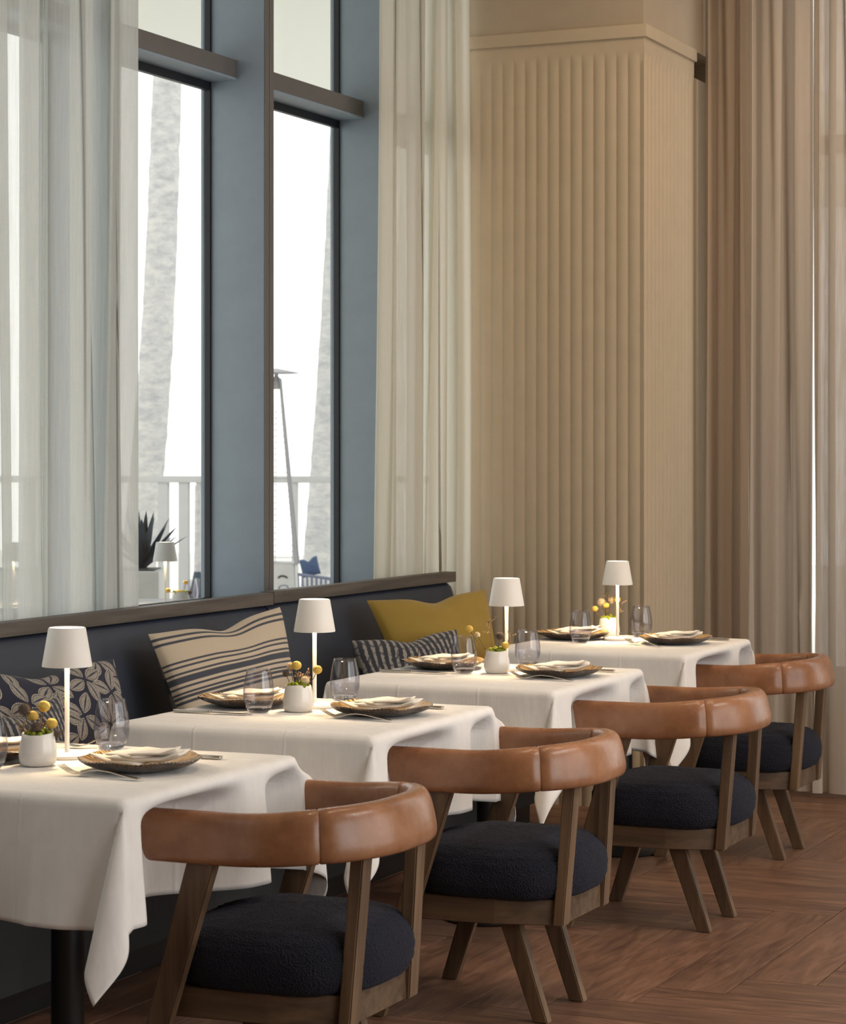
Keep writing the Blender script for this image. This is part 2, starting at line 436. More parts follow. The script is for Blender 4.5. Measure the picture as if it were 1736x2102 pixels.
# left wall: low wall under the windows, header
GX = -4.06; SILL = .895
bm = bmesh.new(); box(bm, -4.16, -3.98, -2.0, 10.2, 0, SILL); box(bm, -4.16, -3.98, -2.0, 10.2, 3.95, ZC)
box(bm, -4.16, -3.98, -2.0, 1.0, SILL, 3.95)
tag(mesh_obj('wall_left', bm, M['plaster'], smooth=False), kind='structure')
tag(nbox('trim_1', -4.16, -3.90, 1.0, 9.0, SILL, SILL+.015, M['sill']), kind='structure')
fins = [7.27+1.03*k for k in range(-6, 3)]
FT = .067
for k, y in enumerate(fins):
    o = nbox('trim_2', GX-.03, -3.84, y, y+FT, SILL+.015, 3.95, M['bluegrey'], bev=.002)
    tag(o, kind='structure')
    # taupe front strips, two with a fine joint between them
    for s0, s1 in ((.002, .031), (.034, .065)):
        c = nbox('cover_strip', -3.843, -3.835, y+s0, y+s1, SILL+.02, 3.94, M['brownmetal'])
        c.parent = o; c.location = c.location-o.location
for k, (ya, yb) in enumerate(zip(fins, fins[1:])):
    y0, y1 = ya+FT, yb
    wroot = bpy.data.objects.new('window_%d' % (k+1), None); C.objects.link(wroot); wroot.location = (GX, (y0+y1)/2, SILL); tag(wroot, kind='structure')
    def wp(name, *a, **kw):
        o = nbox(name, *a, **kw); o.parent = wroot; o.location = o.location-wroot.location; return o
    wp('glass_pane', GX-.006, GX, y0+.008, y1-.008, SILL+.03, 2.715, M['pane'])
    wp('glass_pane', GX-.006, GX, y0+.008, y1-.008, 2.80, 3.93, M['pane'])
    wp('transom', GX-.02, -3.945, y0, y1, 2.75, 2.812, M['brownmetal'], bev=.001)
    wp('transom_soffit', GX-.02, -3.947, y0+.001, y1-.001, 2.742, 2.75, M['bluegrey'])
    bm = bmesh.new()
    def lb(x0, x1, a0, a1, z0, z1):
        box(bm, x0-GX, x1-GX, a0-(y0+y1)/2, a1-(y0+y1)/2, z0-SILL, z1-SILL)
    for z0, z1 in ((SILL+.017, SILL+.035), (2.712, 2.742), (2.812, 2.82), (3.92, 3.945)): lb(GX-.010, GX+.010, y0, y1, z0, z1)
    for a0, a1 in ((y0, y0+.012), (y1-.010, y1)): lb(GX-.010, GX+.012, a0, a1, SILL+.017, 3.945)
    mesh_obj('gasket_frame', bm, M['gasket'], wroot, smooth=False)

# back wall with window opening behind the sheers
YB = 10.1
bm = bmesh.new()
box(bm, -4.16, -2.72, YB, YB+.1, 0, ZC); box(bm, -2.72, 4.0, YB, YB+.1, 0, .45); box(bm, -2.72, 4.0, YB, YB+.1, 3.95, ZC); box(bm, .2, 4.0, YB, YB+.1, .45, 3.95)
tag(mesh_obj('wall_back', bm, M['plaster'], smooth=False), kind='structure')
wroot = bpy.data.objects.new('window_9', None); C.objects.link(wroot); wroot.location = (-1.26, YB+.05, .45); tag(wroot, kind='structure')
def wq(name, *a, **kw):
    o = nbox(name, *a, **kw); o.parent = wroot; o.location = o.location-wroot.location; return o
wq('window_frame', -2.72, .2, YB+.02, YB+.08, 2.75, 2.83, M['bluegrey'])
wq('window_frame', -2.72, .2, YB+.02, YB+.08, .45, .51, M['bluegrey'])
for x in (-2.72, -1.3, .14): wq('window_frame', x, x+.06, YB+.02, YB+.08, .45, 3.95, M['bluegrey'])
wq('glass_pane', -2.66, -1.3, YB+.045, YB+.05, .51, 3.95, M['pane'])
wq('glass_pane', -1.24, .14, YB+.045, YB+.05, .51, 3.95, M['pane'])

# fluted corner column
CXR, CY0, CY1 = -3.05, 9.05, 9.72
def flute_path(step=.0031):
    pts = []; W = .0497; A = .0075
    def prof(s):  # pleat: sharp groove, rounded ridge
        t = (s/W) % 1; return A*(abs(math.sin(PI*t))**.7)-A
    L1 = .02; x = -4.0
    n = int((CXR-L1+4.0)/step)
    for i in range(n+1):
        s = (4.0+CXR-L1)-(i/n)*(4.0+CXR-L1); xx = CXR-L1-s
        pts.append((xx, CY0, prof(s), 0))
    pts.append((CXR, CY0, 0, 2))
    n = int((CY1-CY0-L1)/step)
    for i in range(n+1):
        s = (i/n)*(CY1-CY0-L1); pts.append((CXR, CY0+L1+s, prof(s), 1))
    return pts
P = flute_path()
zs = [0, 2.9, 3.0, 3.03, 3.05, 3.06, 3.07]; fs = [1, 1, 1, .8, .5, .2, 0]
bm = bmesh.new(); rows = []
for z, f in zip(zs, fs):
    row = []
    for x, y, d, side in P:
        d *= f
        row.append(bm.verts.new((x, y-d, z) if side == 0 else ((x+d, y, z) if side == 1 else (x, y, z))))
    rows.append(row)
for A, B in zip(rows, rows[1:]):
    for i in range(len(A)-1): bm.faces.new((A[i], A[i+1], B[i+1], B[i]))
col = mesh_obj('wall_corner', bm, M['flute'], angle=50); tag(col, kind='structure')
bm = bmesh.new(); box(bm, -4.0, CXR, CY0, CY1, 3.07, 3.12); mesh_obj('plain_band', bm, M['flute'], col, smooth=False)
bm = bmesh.new(); box(bm, -4.0, CXR+.014, CY0-.014, CY1, 3.12, 3.172, .003); mesh_obj('cornice', bm, M['flute'], col)
bm = bmesh.new(); box(bm, -4.0, CXR-.004, CY0+.004, YB, 3.172, ZC); mesh_obj('bulkhead', bm, M['plaster'], col, smooth=False)
bm = bmesh.new(); box(bm, -3.98, CXR-.03, CY0+.03, YB, 0, 3.07); mesh_obj('column_core', bm, M['plaster'], col, smooth=False)

# ---------------------------------------------------------------- curtains
def curtain(name, path, z0, z1, mat, label, amp, wl, seed, flare=None, nz=14, hem=None, sharp=1.0, jitter=.35, calm=0):
    """path: two plan points; folds as smooth pleats of varying width"""
    rnd = random.Random(seed); a, b = Vector(path[0]), Vector(path[1]); L = (b-a).length
    d = (b-a)/L; nrm = Vector((-d.y, d.x))
    knots = [0]
    while knots[-1] < L: knots.append(knots[-1]+wl*rnd.uniform(1-jitter, 1+jitter)/2)
    sc = L/knots[-1]; knots = [k*sc for k in knots]
    amps = [(1 if i % 2 else -1)*amp*rnd.uniform(.6, 1.15) for i in range(len(knots))]
    shift = [rnd.uniform(-.35, .35)*wl for _ in knots]
    n = int(L/.006); bm = bmesh.new(); rows = []
    for j in range(nz+1):
        tz = j/nz; z = z0+(z1-z0)*tz; row = []
        for i in range(n+1):
            s = L*i/n; k = 0
            while k < len(knots)-2 and knots[k+1] < s: k += 1
            t = (s-knots[k])/(knots[k+1]-knots[k]); tt = (1-math.cos(PI*t))/2
            h = amps[k]*(1-tt)+amps[k+1]*tt
            h *= (1+.15*math.sin(3*tz*2+k)); h *= max(.12, min(1, (s-calm)/.06+1)) if calm else 1
            ss = s+.22*wl*math.sin(2*PI*t+1.3*math.sin(tz*2.2+k*.8))*sharp
            if flare: ss = flare(ss, tz)
            p = a+d*ss+nrm*h; row.append(bm.verts.new((p.x, p.y, z)))
        rows.append(row)
    for A, B in zip(rows, rows[1:]):
        for i in range(n): bm.faces.new((A[i], A[i+1], B[i+1], B[i]))
    o = mesh_obj(name, bm, mat, angle=180)
    tag(o, label, 'curtain')
    return o
ZT = 4.05
curtain('curtain', ((-3.790, 4.7), (-3.790, 6.37)), .03, ZT, M['sheerL'], 'white linen sheer curtain at the left of the picture, gathered beside the clear window', .040, .28, 3, nz=20, sharp=1.0, jitter=.25, calm=1.03)
curtain('curtain', ((-3.79, 8.14), (-3.79, 9.0)), .03, ZT, M['sheerR'], 'pale cream sheer curtain hanging between the blue-grey mullion and the fluted column', .040, .27, 8,
        flare=lambda s, t: .86-(.86-s)*(1.0+.07*(1-t)**2))
curtain('curtain', ((-3.04, 9.86), (-2.82, 9.80)), .02, ZT, M['drape'], 'plain beige drape in the corner right behind the fluted column', .03, .13, 5)
curtain('curtain', ((-2.81, 9.72), (-2.53, 9.72)), .02, ZT, M['sheerB'], 'beige sheer curtain behind the farthest chair, left of the bright slit', .04, .11, 13)
curtain('curtain', ((-2.517, 9.70), (-1.2, 9.70)), .02, ZT, M['sheerB'], 'beige sheer curtain at the right edge of the picture, right of the bright slit', .04, .13, 21)

# ---------------------------------------------------------------- banquette
BY0, BY1, BSEAM = 2.6, 8.62, 7.06
bench = thing('banquette', 'long navy leather banquette with a grey-brown wooden cap under the windows', 'bench', (-3.6, 5.6, 0))
bo = bench.location
def bpart(name, bm, mat, **kw):
    o = mesh_obj(name, bm, mat, bench, **kw); o.location = -bo; return o
for y0, y1, dz in ((BY0, BSEAM-.002, 0), (BSEAM+.002, BY1, .004)):
    bm = bmesh.new(); box(bm, -3.742, -3.69, y0, y1, .925+dz, .965+dz, .002); bpart('cap_rail', bm, M['capwood'])
    # back pad: profile extruded along y
    prof = [(-3.735, .924), (-3.712, .921), (-3.700, .910), (-3.692, .88), (-3.66, .74), (-3.62, .56), (-3.60, .45), (-3.735, .45)]
    bm = bmesh.new(); n = 30; rows = []
    for i in range(n+1):
        t = i/n; y = y0+(y1-y0)*t; e = min(t, 1-t)*(y1-y0); ins = .012*max(0, 1-e/.02)
        rows.append([bm.verts.new((x-(ins if 0 < q < 7 else 0), y, z+dz-(ins*.5 if q in (1, 2) else 0))) for q, (x, z) in enumerate(prof)])
    for A, B in zip(rows, rows[1:]):
        for k in range(8): bm.faces.new((A[k], B[k], B[(k+1) % 8], A[(k+1) % 8]))
    bm.faces.new(rows[0]); bm.faces.new(rows[-1][::-1]); bmesh.ops.recalc_face_normals(bm, faces=bm.faces[:])
    bpart('back_pad', bm, M['navyleather'])
    bm = bmesh.new(); box(bm, -3.72, -3.22, y0, y1, .33, .455, .025); bpart('seat_cushion', bm, M['navyleather'])
bm = bmesh.new(); box(bm, -3.72, -3.30, BY0, BY1-.02, .09, .33); bpart('base_panel', bm, M['plinth'], smooth=False)
bm = bmesh.new(); box(bm, -3.72, -3.36, BY0, BY1-.04, 0, .09); bpart('plinth', bm, M['black'], smooth=False)

# ---------------------------------------------------------------- pillows
def lens_print(u, v, asp):
    """leaf motif: four lens-shaped petals around lattice points"""
    base = Vector((.014, .015, .034)); beige = Vector((.50, .44, .36)); mid = Vector((.14, .13, .13))
    x, y = u*asp, v; S = .27
    c = math.cos(.25); s_ = math.sin(.25); x, y = x*c-y*s_, x*s_+y*c
    best = None
    gi, gj = round(x/S), round(y/S)
    for di in (-1, 0, 1):
        for dj in (-1, 0, 1):
            i, j = gi+di, gj+dj
            px, py = i*S+(.05*math.sin(i*5+j*3)), j*S+(.04*math.cos(i*3+j*7))
            for k in range(4):
                ang = .6*math.sin(i*2.3+j*1.7)+k*PI/2
                dx, dy = math.cos(ang), math.sin(ang); L = .172
                a = ((x-px)*dx+(y-py)*dy-.02)/L; h = -(x-px)*dy+(y-py)*dx
                if 0 < a < 1:
                    wd = .30*L*math.sin(PI*a)**.8
                    if abs(h) < wd:
                        e = (wd-abs(h)); q = .25*math.sin(a*70)
                        if e < .0085+.0035*q: return beige if math.sin(a*95) > -.6 else mid
                        if e < .0125: return base
                        if abs(h) < .0065*math.sin(PI*a): return base*1.5
                        return beige*.72 if noise.noise((a*38, h*260, k)) > -.18 else mid
    return base
def stripe_print(u, v, asp):
    tan = Vector((.56, .46, .34)); blk = Vector((.055, .058, .075))
    v = 1-v
    for a, b in ((.045, .062), (.085, .10), (.225, .24), (.255, .272), (.30, .312), (.325, .365), (.385, .40), (.42, .432), (.445, .46), (.475, .495), (.635, .655), (.68, .70), (.90, .92)):
        if a < v < b: return blk
    return tan
def ikat_print(u, v, asp):
    x = u*34+.5*math.sin(v*9+u*7)+.25*noise.noise((u*30, v*40, 0)); s = math.sin(2*PI*x/2)
    dash = math.sin(v*60+6*noise.noise((u*12, v*9, 1)))
    if s > .25: return Vector((.30, .27, .24)) if dash > -.75 else Vector((.10, .10, .11))
    return Vector((.03, .031, .042))
def plain_print(colr):
    return lambda u, v, asp: Vector(colr)*(1+.07*noise.noise((u*8, v*6, 2)))
PM = attr_mat('printed_fabric')
def pillow(label, tl, tr, bl, br, th, pr, nu=150, nv=100, chop=.03, sag=.028):
    tl, tr, bl, br = map(Vector, (tl, tr, bl, br)); cen = (tl+tr+bl+br)/4
    r = ((tr-tl)+(br-bl)).normalized(); up = ((tl-bl)+(tr-br)); nrm = r.cross(up).normalized()
    asp = ((tr-tl).length+(br-bl).length)/((tl-bl).length+(tr-br).length)
    bm = bmesh.new(); lay = bm.verts.layers.float_color.new('print'); sides = []
    bnd = {}
    for sg in (1, -1):
        if sg == -1: nu, nv = max(16, nu//6), max(16, nv//6)
        g = []
        for i in range(nu+1):
            row = []
            for j in range(nv+1):
                edge = i in (0, nu) or j in (0, nv)
                u, v = i/nu, j/nv; a, b = 2*u-1, 2*v-1
                uu = u+ (-a)*chop*(1-b*b)*abs(a)**2*.5; vv = v+(-b)*chop*1.5*(1-a*a)*abs(b)**2*.5
                p = (bl*(1-uu)+br*uu)*(1-vv)+(tl*(1-uu)+tr*uu)*vv
                e = ((1-a*a)*(1-b*b)); h = th*.5*max(0, e)**.42
                h *= 1+.12*noise.noise((u*3, v*3, th*50+cen.y))
                if v > .5: p = p-Vector((0, 0, sag))*math.exp(-((u-.52)/.16)**2)*((v-.5)*2)**2
                p = p+nrm*h*sg+nrm*.006*noise.noise((u*7, v*7, cen.y))*e
                vt = bm.verts.new(p-cen)
                c = pr(u, v, asp) if sg == 1 else pr(u, v, asp)
                vt[lay] = (c[0], c[1], c[2], 1); row.append(vt)
            g.append(row)
        sides.append(g)
        for i in range(nu):
            for j in range(nv):
                q = [g[i][j], g[i+1][j], g[i+1][j+1], g[i][j+1]]
                bm.faces.new(q if sg == 1 else q[::-1])
    bmesh.ops.recalc_face_normals(bm, faces=bm.faces[:])
    o = mesh_obj('throw_pillow', bm, PM, angle=180); o.location = cen
    return tag(o, label, 'pillow')
from math import sin, cos
# corner world positions
pillow('navy throw pillow printed with beige leaf outlines, behind the nearest table', (-3.60, 5.02, .86), (-3.50, 5.72, .852), (-3.40, 5.02, .47), (-3.36, 5.64, .46), .14, lens_print, 470, 300)
pillow('cream throw pillow with dark blue stripes, standing behind the second table', (-3.60, 6.08, .895), (-3.47, 6.68, .945), (-3.40, 6.05, .46), (-3.34, 6.58, .50), .16, stripe_print, 90, 220)
pillow('mustard yellow throw pillow at the far end of the banquette', (-3.60, 7.60, .912), (-3.36, 8.12, .93), (-3.42, 7.56, .56), (-3.26, 8.04, .56), .15, plain_print((.30, .195, .030)), 60, 50)
pillow('small black and beige ikat lumbar pillow in front of the mustard pillow', (-3.50, 7.27, .795), (-3.30, 7.71, .81), (-3.42, 7.26, .48), (-3.26, 7.69, .50), .13, ikat_print, 240, 90, sag=.02)
pillow('small black and beige wavy striped lumbar pillow in front of the leaf print pillow', (-3.40, 4.90, .765), (-3.36, 5.22, .80), (-3.32, 4.88, .47), (-3.27, 5.2, .47), .12, ikat_print, 240, 90, sag=.02)

# ---------------------------------------------------------------- tables and cloths
def tablecloth(hx, hy, ov, seed, arms=()):
    """hx, hy half sizes of the top; ov overhang; returns bmesh, z=0 at table top"""
    bm = bmesh.new(); rnd = random.Random(seed); ph = [rnd.uniform(0, 6.28) for _ in range(8)]
    R = .014; DO = Vector((.32, .95)); DL = Vector((.98, -.2))
    def drop(o):
        # rounded edge: returns (outward, down)
        if o < R*PI/2: a = o/R; return R*math.sin(a), R*(1-math.cos(a))
        return R, R+(o-R*PI/2)
    def f(p, q):
        ax, ay = abs(p)-hx, abs(q)-hy; sx = 1 if p > 0 else -1; sy = 1 if q > 0 else -1
        if ax <= 0 and ay <= 0:
            z = .0012*noise.noise((p*6, q*6, seed))
            # ironing folds
            for c in (-.12, .17):
                z += .0013*math.exp(-((p-c)/.004)**2)
            z += .0013*math.exp(-((q-.02)/.004)**2)
            return (p, q, z)
        if ax > 0 and ay <= 0:
            o, dn = drop(ax); w = (dn/ov)
            wave = (.008*math.sin(q*11+ph[0]+2*sx)+.006*math.sin(q*23+ph[1]*sx)+.008*noise.noise((q*7, ax*6, seed)))*w**1.2
            crease = .008*math.exp(-((q-.02)/.012)**2)*w
            side = min(1, (hy-abs(q))/.10)
            out = o+(.012 if sx > 0 else .006)*w+wave*side+crease
            return (sx*(hx+out), q, -dn*(1-.012*w))
        if ay > 0 and ax <= 0:
            o, dn = drop(ay); w = dn/ov
            wave = (.013*math.sin(p*12+ph[2]+2*sy)+.007*math.sin(p*25+ph[3])+.012*noise.noise((p*7, ay*6, seed+3)))*w**1.2
            crease = .006*math.exp(-((p-.17)/.012)**2)*w
            side = min(1, (hx-abs(p))/.10)
            out = o+.035*w*(.55+.45*side)+wave*side+crease
            return (p, sy*(hy+out), -dn*(1-.012*w))
        # corner cone
        r = math.hypot(ax, ay); th = math.atan2(ay, ax)  # 0..pi/2
        t = th/(PI/2)                                   # 0 at x side, 1 at y side
        phi = 2*PI*t
        lat = .115*math.sin(phi)-.055*(1-math.cos(phi))                         # sideways
        outw = .125*(1-math.cos(phi))                   # away from the table
        k = min(1, r/.05)
        lx = hx+R*.75*math.sin(min(r/R, PI/2)); ly = hy+R*.75*math.sin(min(r/R, PI/2))
        rr = max(0, r-R*.6)
        # boundary rays follow the sides (they lean outwards by about .05*.55 at full drop)
        bx = .03*(1-t)*(1-min(1, 1.2*math.sin(PI*t))) ; by = .07*t*(1-min(1, 1.2*math.sin(PI*t)))
        e = (lat*DL+outw*DO)*rr*k
        dn = math.sqrt(max(0, rr*rr-e.length_squared))
        x = lx+e.x+bx*rr; y = ly+e.y+by*rr
        wb = .005*math.sin(phi*2+ph[4]*sx*sy)*r/ov
        return (sx*(x+wb), sy*(y-wb), (-dn-(r-rr)*.8)*(1+.07*min(1, r/ov)*math.sin(PI*t)))
    def lin_(h):
        a = [-(h+ov)+i*(ov/26) for i in range(26)]
        m = [-h+i*(2*h/60) for i in range(61)]
        return a+m+[h+(i+1)*(ov/26) for i in range(26)]
    X, Y = lin_(hx), lin_(hy)
    def soft(v): v = max(0, min(1, v)); return v*v*(3-2*v)
    def pushed(c):
        x, y, z = c
        if x > 0 and z < -.02:      # the chair arms dent the cloth
            for ax_, ay_ in arms:
                e = 1-soft((abs(y-ay_)-.035)/.20); d = soft((-z-.018)/.045)
                if ay_ > hy-.02:        # arm level with the far corner: the corner falls behind it
                    if y > ay_-.07: y = y+(max(y, ay_+.045)-y)*d*soft((y-ay_+.07)/.05); e = 0
                    else: e *= soft((ay_-.02-y)/.06)
                if x > ax_: x = x+(ax_-x)*e*d
        return (x, y, z)
    g = [[bm.verts.new(pushed(f(p, q))) for q in Y] for p in X]
    for i in range(len(X)-1):
        for j in range(len(Y)-1):
            bm.faces.new((g[i][j], g[i+1][j], g[i+1][j+1], g[i][j+1]))
    return bm
CH = [(-2.285, 4.508, 0), (-2.256, 5.668, 0), (-2.22, 6.926, 0), (-2.356, 8.26, 0)]
TABLES = [(-2.775, 4.348, .355, .362), (-2.775, 5.503, .355, .370), (-2.770, 6.725, .355, .385), (-2.80, 8.065, .350, .385)]
TN = ['nearest', 'second nearest', 'third', 'farthest']
POS = ['at the left edge of the picture', 'in front of the striped pillow', 'in front of the mustard pillow', 'in front of the fluted column']
for i, (x, y, hx, hy) in enumerate(TABLES):
    t = thing('dining_table', '%s square pedestal dining table under a white cloth, %s' % (TN[i], POS[i]), 'table', (x, y, 0), 0, 'dining tables along the banquette')
    bm = bmesh.new(); box(bm, -hx+.003, hx-.003, -hy+.003, hy-.003, .72, .7475, .006); mesh_obj('tabletop', bm, M['capwood'], t)
    bm = bmesh.new(); lathe(bm, [(0, .03), (.036, .03), (.036, .72), (0, .72)], 32); mesh_obj('post', bm, M['black'], t)
    bm = bmesh.new(); box(bm, -.2, .2, -.2, .2, .70, .72); mesh_obj('mounting_plate', bm, M['black'], t, smooth=False)
    bm = bmesh.new(); lathe(bm, [(0, 0), (.135, 0), (.14, .006), (.13, .014), (.05, .03), (0, .03)], 48); mesh_obj('base', bm, M['black'], t)
    o = mesh_obj('tablecloth', tablecloth(hx, hy, .265, 11+i*7, [(CH[i][0]-.262-x, CH[i][1]+q-y) for q in (-.262, .262)]), M['cloth'], angle=180); o.location = (x, y, .7497)
    tag(o, 'white cotton tablecloth with hanging corners on the %s table' % TN[i], 'tablecloth', 'white tablecloths')
    so = o.modifiers.new('thick', 'SOLIDIFY'); so.thickness = .0012; so.offset = 1
TZ = .752

# ---------------------------------------------------------------- chairs
def sup(x, y, n): return (abs(x)**n+abs(y)**n)
def band_path():
    pts = []; ax, by, n = .236, .262, 2.5; x0 = .0
    for i in range(13): pts.append((-.255+(.255+x0)*i/13, -by))
    K = 44
    for i in range(K+1):
        a = -PI/2+PI*i/K; c, s = cos(a), sin(a)
        pts.append((x0+ax*abs(c)**(2/n), by*(1 if s > 0 else -1)*abs(s)**(2/n)))
    for i in range(13): pts.append((x0-(.255+x0)*(i+1)/13, by))
    # resample evenly
    P = [Vector(p) for p in pts]; D = [0]
    for a, b in zip(P, P[1:]): D.append(D[-1]+(b-a).length)
    out = []; n = 110
    for k in range(n+1):
        s = D[-1]*k/n; i = 0
        while i < len(D)-2 and D[i+1] < s: i += 1
        t = (s-D[i])/max(1e-9, D[i+1]-D[i]); out.append(P[i].lerp(P[i+1], t))
    return out
BP = band_path()
def band(i0, i1, capa, capb):
    bm = bmesh.new(); rings = []; S = 28
    idx = list(range(i0, i1+1))
    stations = []
    for k in idx: stations.append((k, 1.0, 0.0))
    def frame(k):
        a = BP[max(k-1, 0)]; b = BP[min(k+1, len(BP)-1)]; t = (b-a).normalized(); return t, Vector((t.y, -t.x))
    def ring(k, scl, adv):
        t, nn = frame(k); p = BP[k]+t*adv; x = p.x
        u = max(0, min(1, (x+.05)/.30)); u = u*u*(3-2*u)
        ztop = .692+.018*u; hgt = .108+.002*u; thick = .046+.010*u
        zc = ztop-hgt/2; r = []
        for q in range(S):
            a = 2*PI*q/S; ca, sa = cos(a), sin(a)
            o = (thick/2)*(1 if ca > 0 else -1)*abs(ca)**(.62)*scl; z = (hgt/2)*(1 if sa > 0 else -1)*abs(sa)**(.62)
            z *= (1-(1-scl)*.42)
            o += -.008*(z/(hgt/2))*(.5+u)   # lean inwards at the top
            sh = 0
            if adv != 0 or k in (0, len(BP)-1): pass
            r.append(bm.verts.new((p.x+nn.x*o, p.y+nn.y*o, zc+z)))
        return r
    seq = []
    R = .018 if capa == 'end' else .004
    for a in (90, 70, 50, 30, 12):
        seq.append((i0, max(.12, cos(math.radians(a))) if capa == 'end' else 1-.12*sin(math.radians(a)), (1-sin(math.radians(a)))*R))
    R2 = .018 if capb == 'end' else .004
    mids = [(k, 1, 0) for k in idx[2:-2]]
    tail = [(i1, (max(.12, cos(math.radians(a))) if capb == 'end' else 1-.12*sin(math.radians(a))), -(1-sin(math.radians(a)))*R2) for a in (12, 30, 50, 70, 90)]
    for s in seq+mids+tail: rings.append(ring(*s))
    for A, B in zip(rings, rings[1:]):
        for q in range(S): bm.faces.new((A[q], A[(q+1) % S], B[(q+1) % S], B[q]))
    bm.faces.new(rings[0]); bm.faces.new(rings[-1])
    # slanted front cut: bottoms of the arm ends set back
    for v in bm.verts:
        if v.co.x < -.16: v.co.x += .022*max(0, (.69-v.co.z)/.108)*min(1, (-.16-v.co.x)/.08)
    bmesh.ops.recalc_face_normals(bm, faces=bm.faces[:]); return bm
def seam_index():
    a = min(range(55), key=lambda k: abs(BP[k].x-.150) + (10 if k > 50 else 0)); return a
SI = seam_index(); NB = len(BP)-1
def make_chair(label, loc, rz=0):
    t = thing('dining_chair', label, 'chair', loc, rz, 'curved leather dining chairs')
    mesh_obj('arm_pad', band(0, SI, 'end', 'seam'), M['leather'], t, angle=180)
    mesh_obj('arm_pad', band(NB-SI, NB, 'seam', 'end'), M['leather'], t, angle=180)
    mesh_obj('back_pad', band(SI, NB-SI, 'seam', 'seam'), M['leather'], t, angle=180)
    # cushion
    bm = bmesh.new(); n = 64; rings = []
    prof = [(.0, .0), (.86, .0), (.95, .012), (.99, .035), (1.0, .062), (.985, .090), (.94, .112), (.85, .128), (.68, .140), (.45, .148), (.2, .152), (0, .153)]
    def outline(a):
        c, s = cos(a), sin(a); e = 3.6 if c < 0 else 2.5
        rx = .232 if c > 0 else .238; ry = .237
        r = (abs(c/rx)**e+abs(s/ry)**e)**(-1/e); return r*c, r*s
    fine = []
    for (r0, z0), (r1, z1) in zip(prof, prof[1:]):
        for k in range(4): fine.append((r0+(r1-r0)*k/4, z0+(z1-z0)*k/4))
    fine.append(prof[-1])
    for r, z in fine:
        if r < 1e-5: rings.append([bm.verts.new((-.01, 0, .312+z))]); continue
        ring = []
        for k in range(n*2):
            x, y = outline(2*PI*k/(n*2)); x *= r; y *= r
            nn = .0022*noise.noise((x*160, y*160, z*160))+.004*noise.noise((x*9, y*9, z*9))
            ring.append(bm.verts.new((x*(1+nn*4)-.01, y*(1+nn*4), .312+z+nn*(z > .05))))
        rings.append(ring)
    for A, B in zip(rings, rings[1:]):
        m_ = n*2
        for k in range(m_):
            k2 = (k+1) % m_
            if len(A) == 1: bm.faces.new((A[0], B[k2], B[k]))
            elif len(B) == 1: bm.faces.new((A[k], A[k2], B[0]))
            else: bm.faces.new((A[k], A[k2], B[k2], B[k]))
    bmesh.ops.recalc_face_normals(bm, faces=bm.faces[:])
    mesh_obj('seat_cushion', bm, M['boucle'], t, angle=180)
    # frame ring under the cushion
    bm = bmesh.new()
    out = [(-.205, -.215), (.02, -.205), (.185, -.155), (.185, .155), (.02, .205), (-.205, .215)]
    inn = [(x*.80, y*.82) for x, y in out]
    L = []
    for z in (.252, .316):
        L.append([bm.verts.new((x, y, z)) for x, y in out]); L.append([bm.verts.new((x, y, z)) for x, y in inn])
    for k in range(6):
        k2 = (k+1) % 6
        bm.faces.new((L[0][k], L[0][k2], L[2][k2], L[2][k])); bm.faces.new((L[1][k2], L[1][k], L[3][k], L[3][k2]))
        bm.faces.new((L[0][k2], L[0][k], L[1][k], L[1][k2])); bm.faces.new((L[2][k], L[2][k2], L[3][k2], L[3][k]))
    bmesh.ops.recalc_face_normals(bm, faces=bm.faces[:])
    bmesh.ops.bevel(bm, geom=bm.edges[:], offset=.002, segments=1, affect='EDGES')
    mesh_obj('seat_frame', bm, M['oakh'], t)
    for s in (-1, 1):
        def leg(name, p0, p1, *a):
            o = mesh_obj(name, beam(bmesh.new(), Vector(p0)-Vector(p1), (0, 0, 0), *a), M['oak'], t); o.location = p1; return o
        leg('front_leg', (-.100, s*.250, .600), (-.288, s*.236, 0), .066, .030, .044, .028)
        leg('upright', (.204, s*.135, .625), (.178, s*.148, .252), .030, .048, .028, .048)
        leg('rear_leg', (.028, s*.132, .275), (.122, s*.130, 0), .052, .036, .040, .034)
    return t
CL = ['nearest tan leather chair with navy seat, at the bottom left, at the nearest table', 'tan leather chair with navy seat tucked at the second nearest table',
      'tan leather chair with navy seat standing at the third table', 'farthest tan leather chair with navy seat, in front of the beige curtains']
ch0 = make_chair(CL[0], CH[0])
for k in range(1, 4):
    c = dup(ch0); c.location = CH[k]; c['label'] = CL[k]

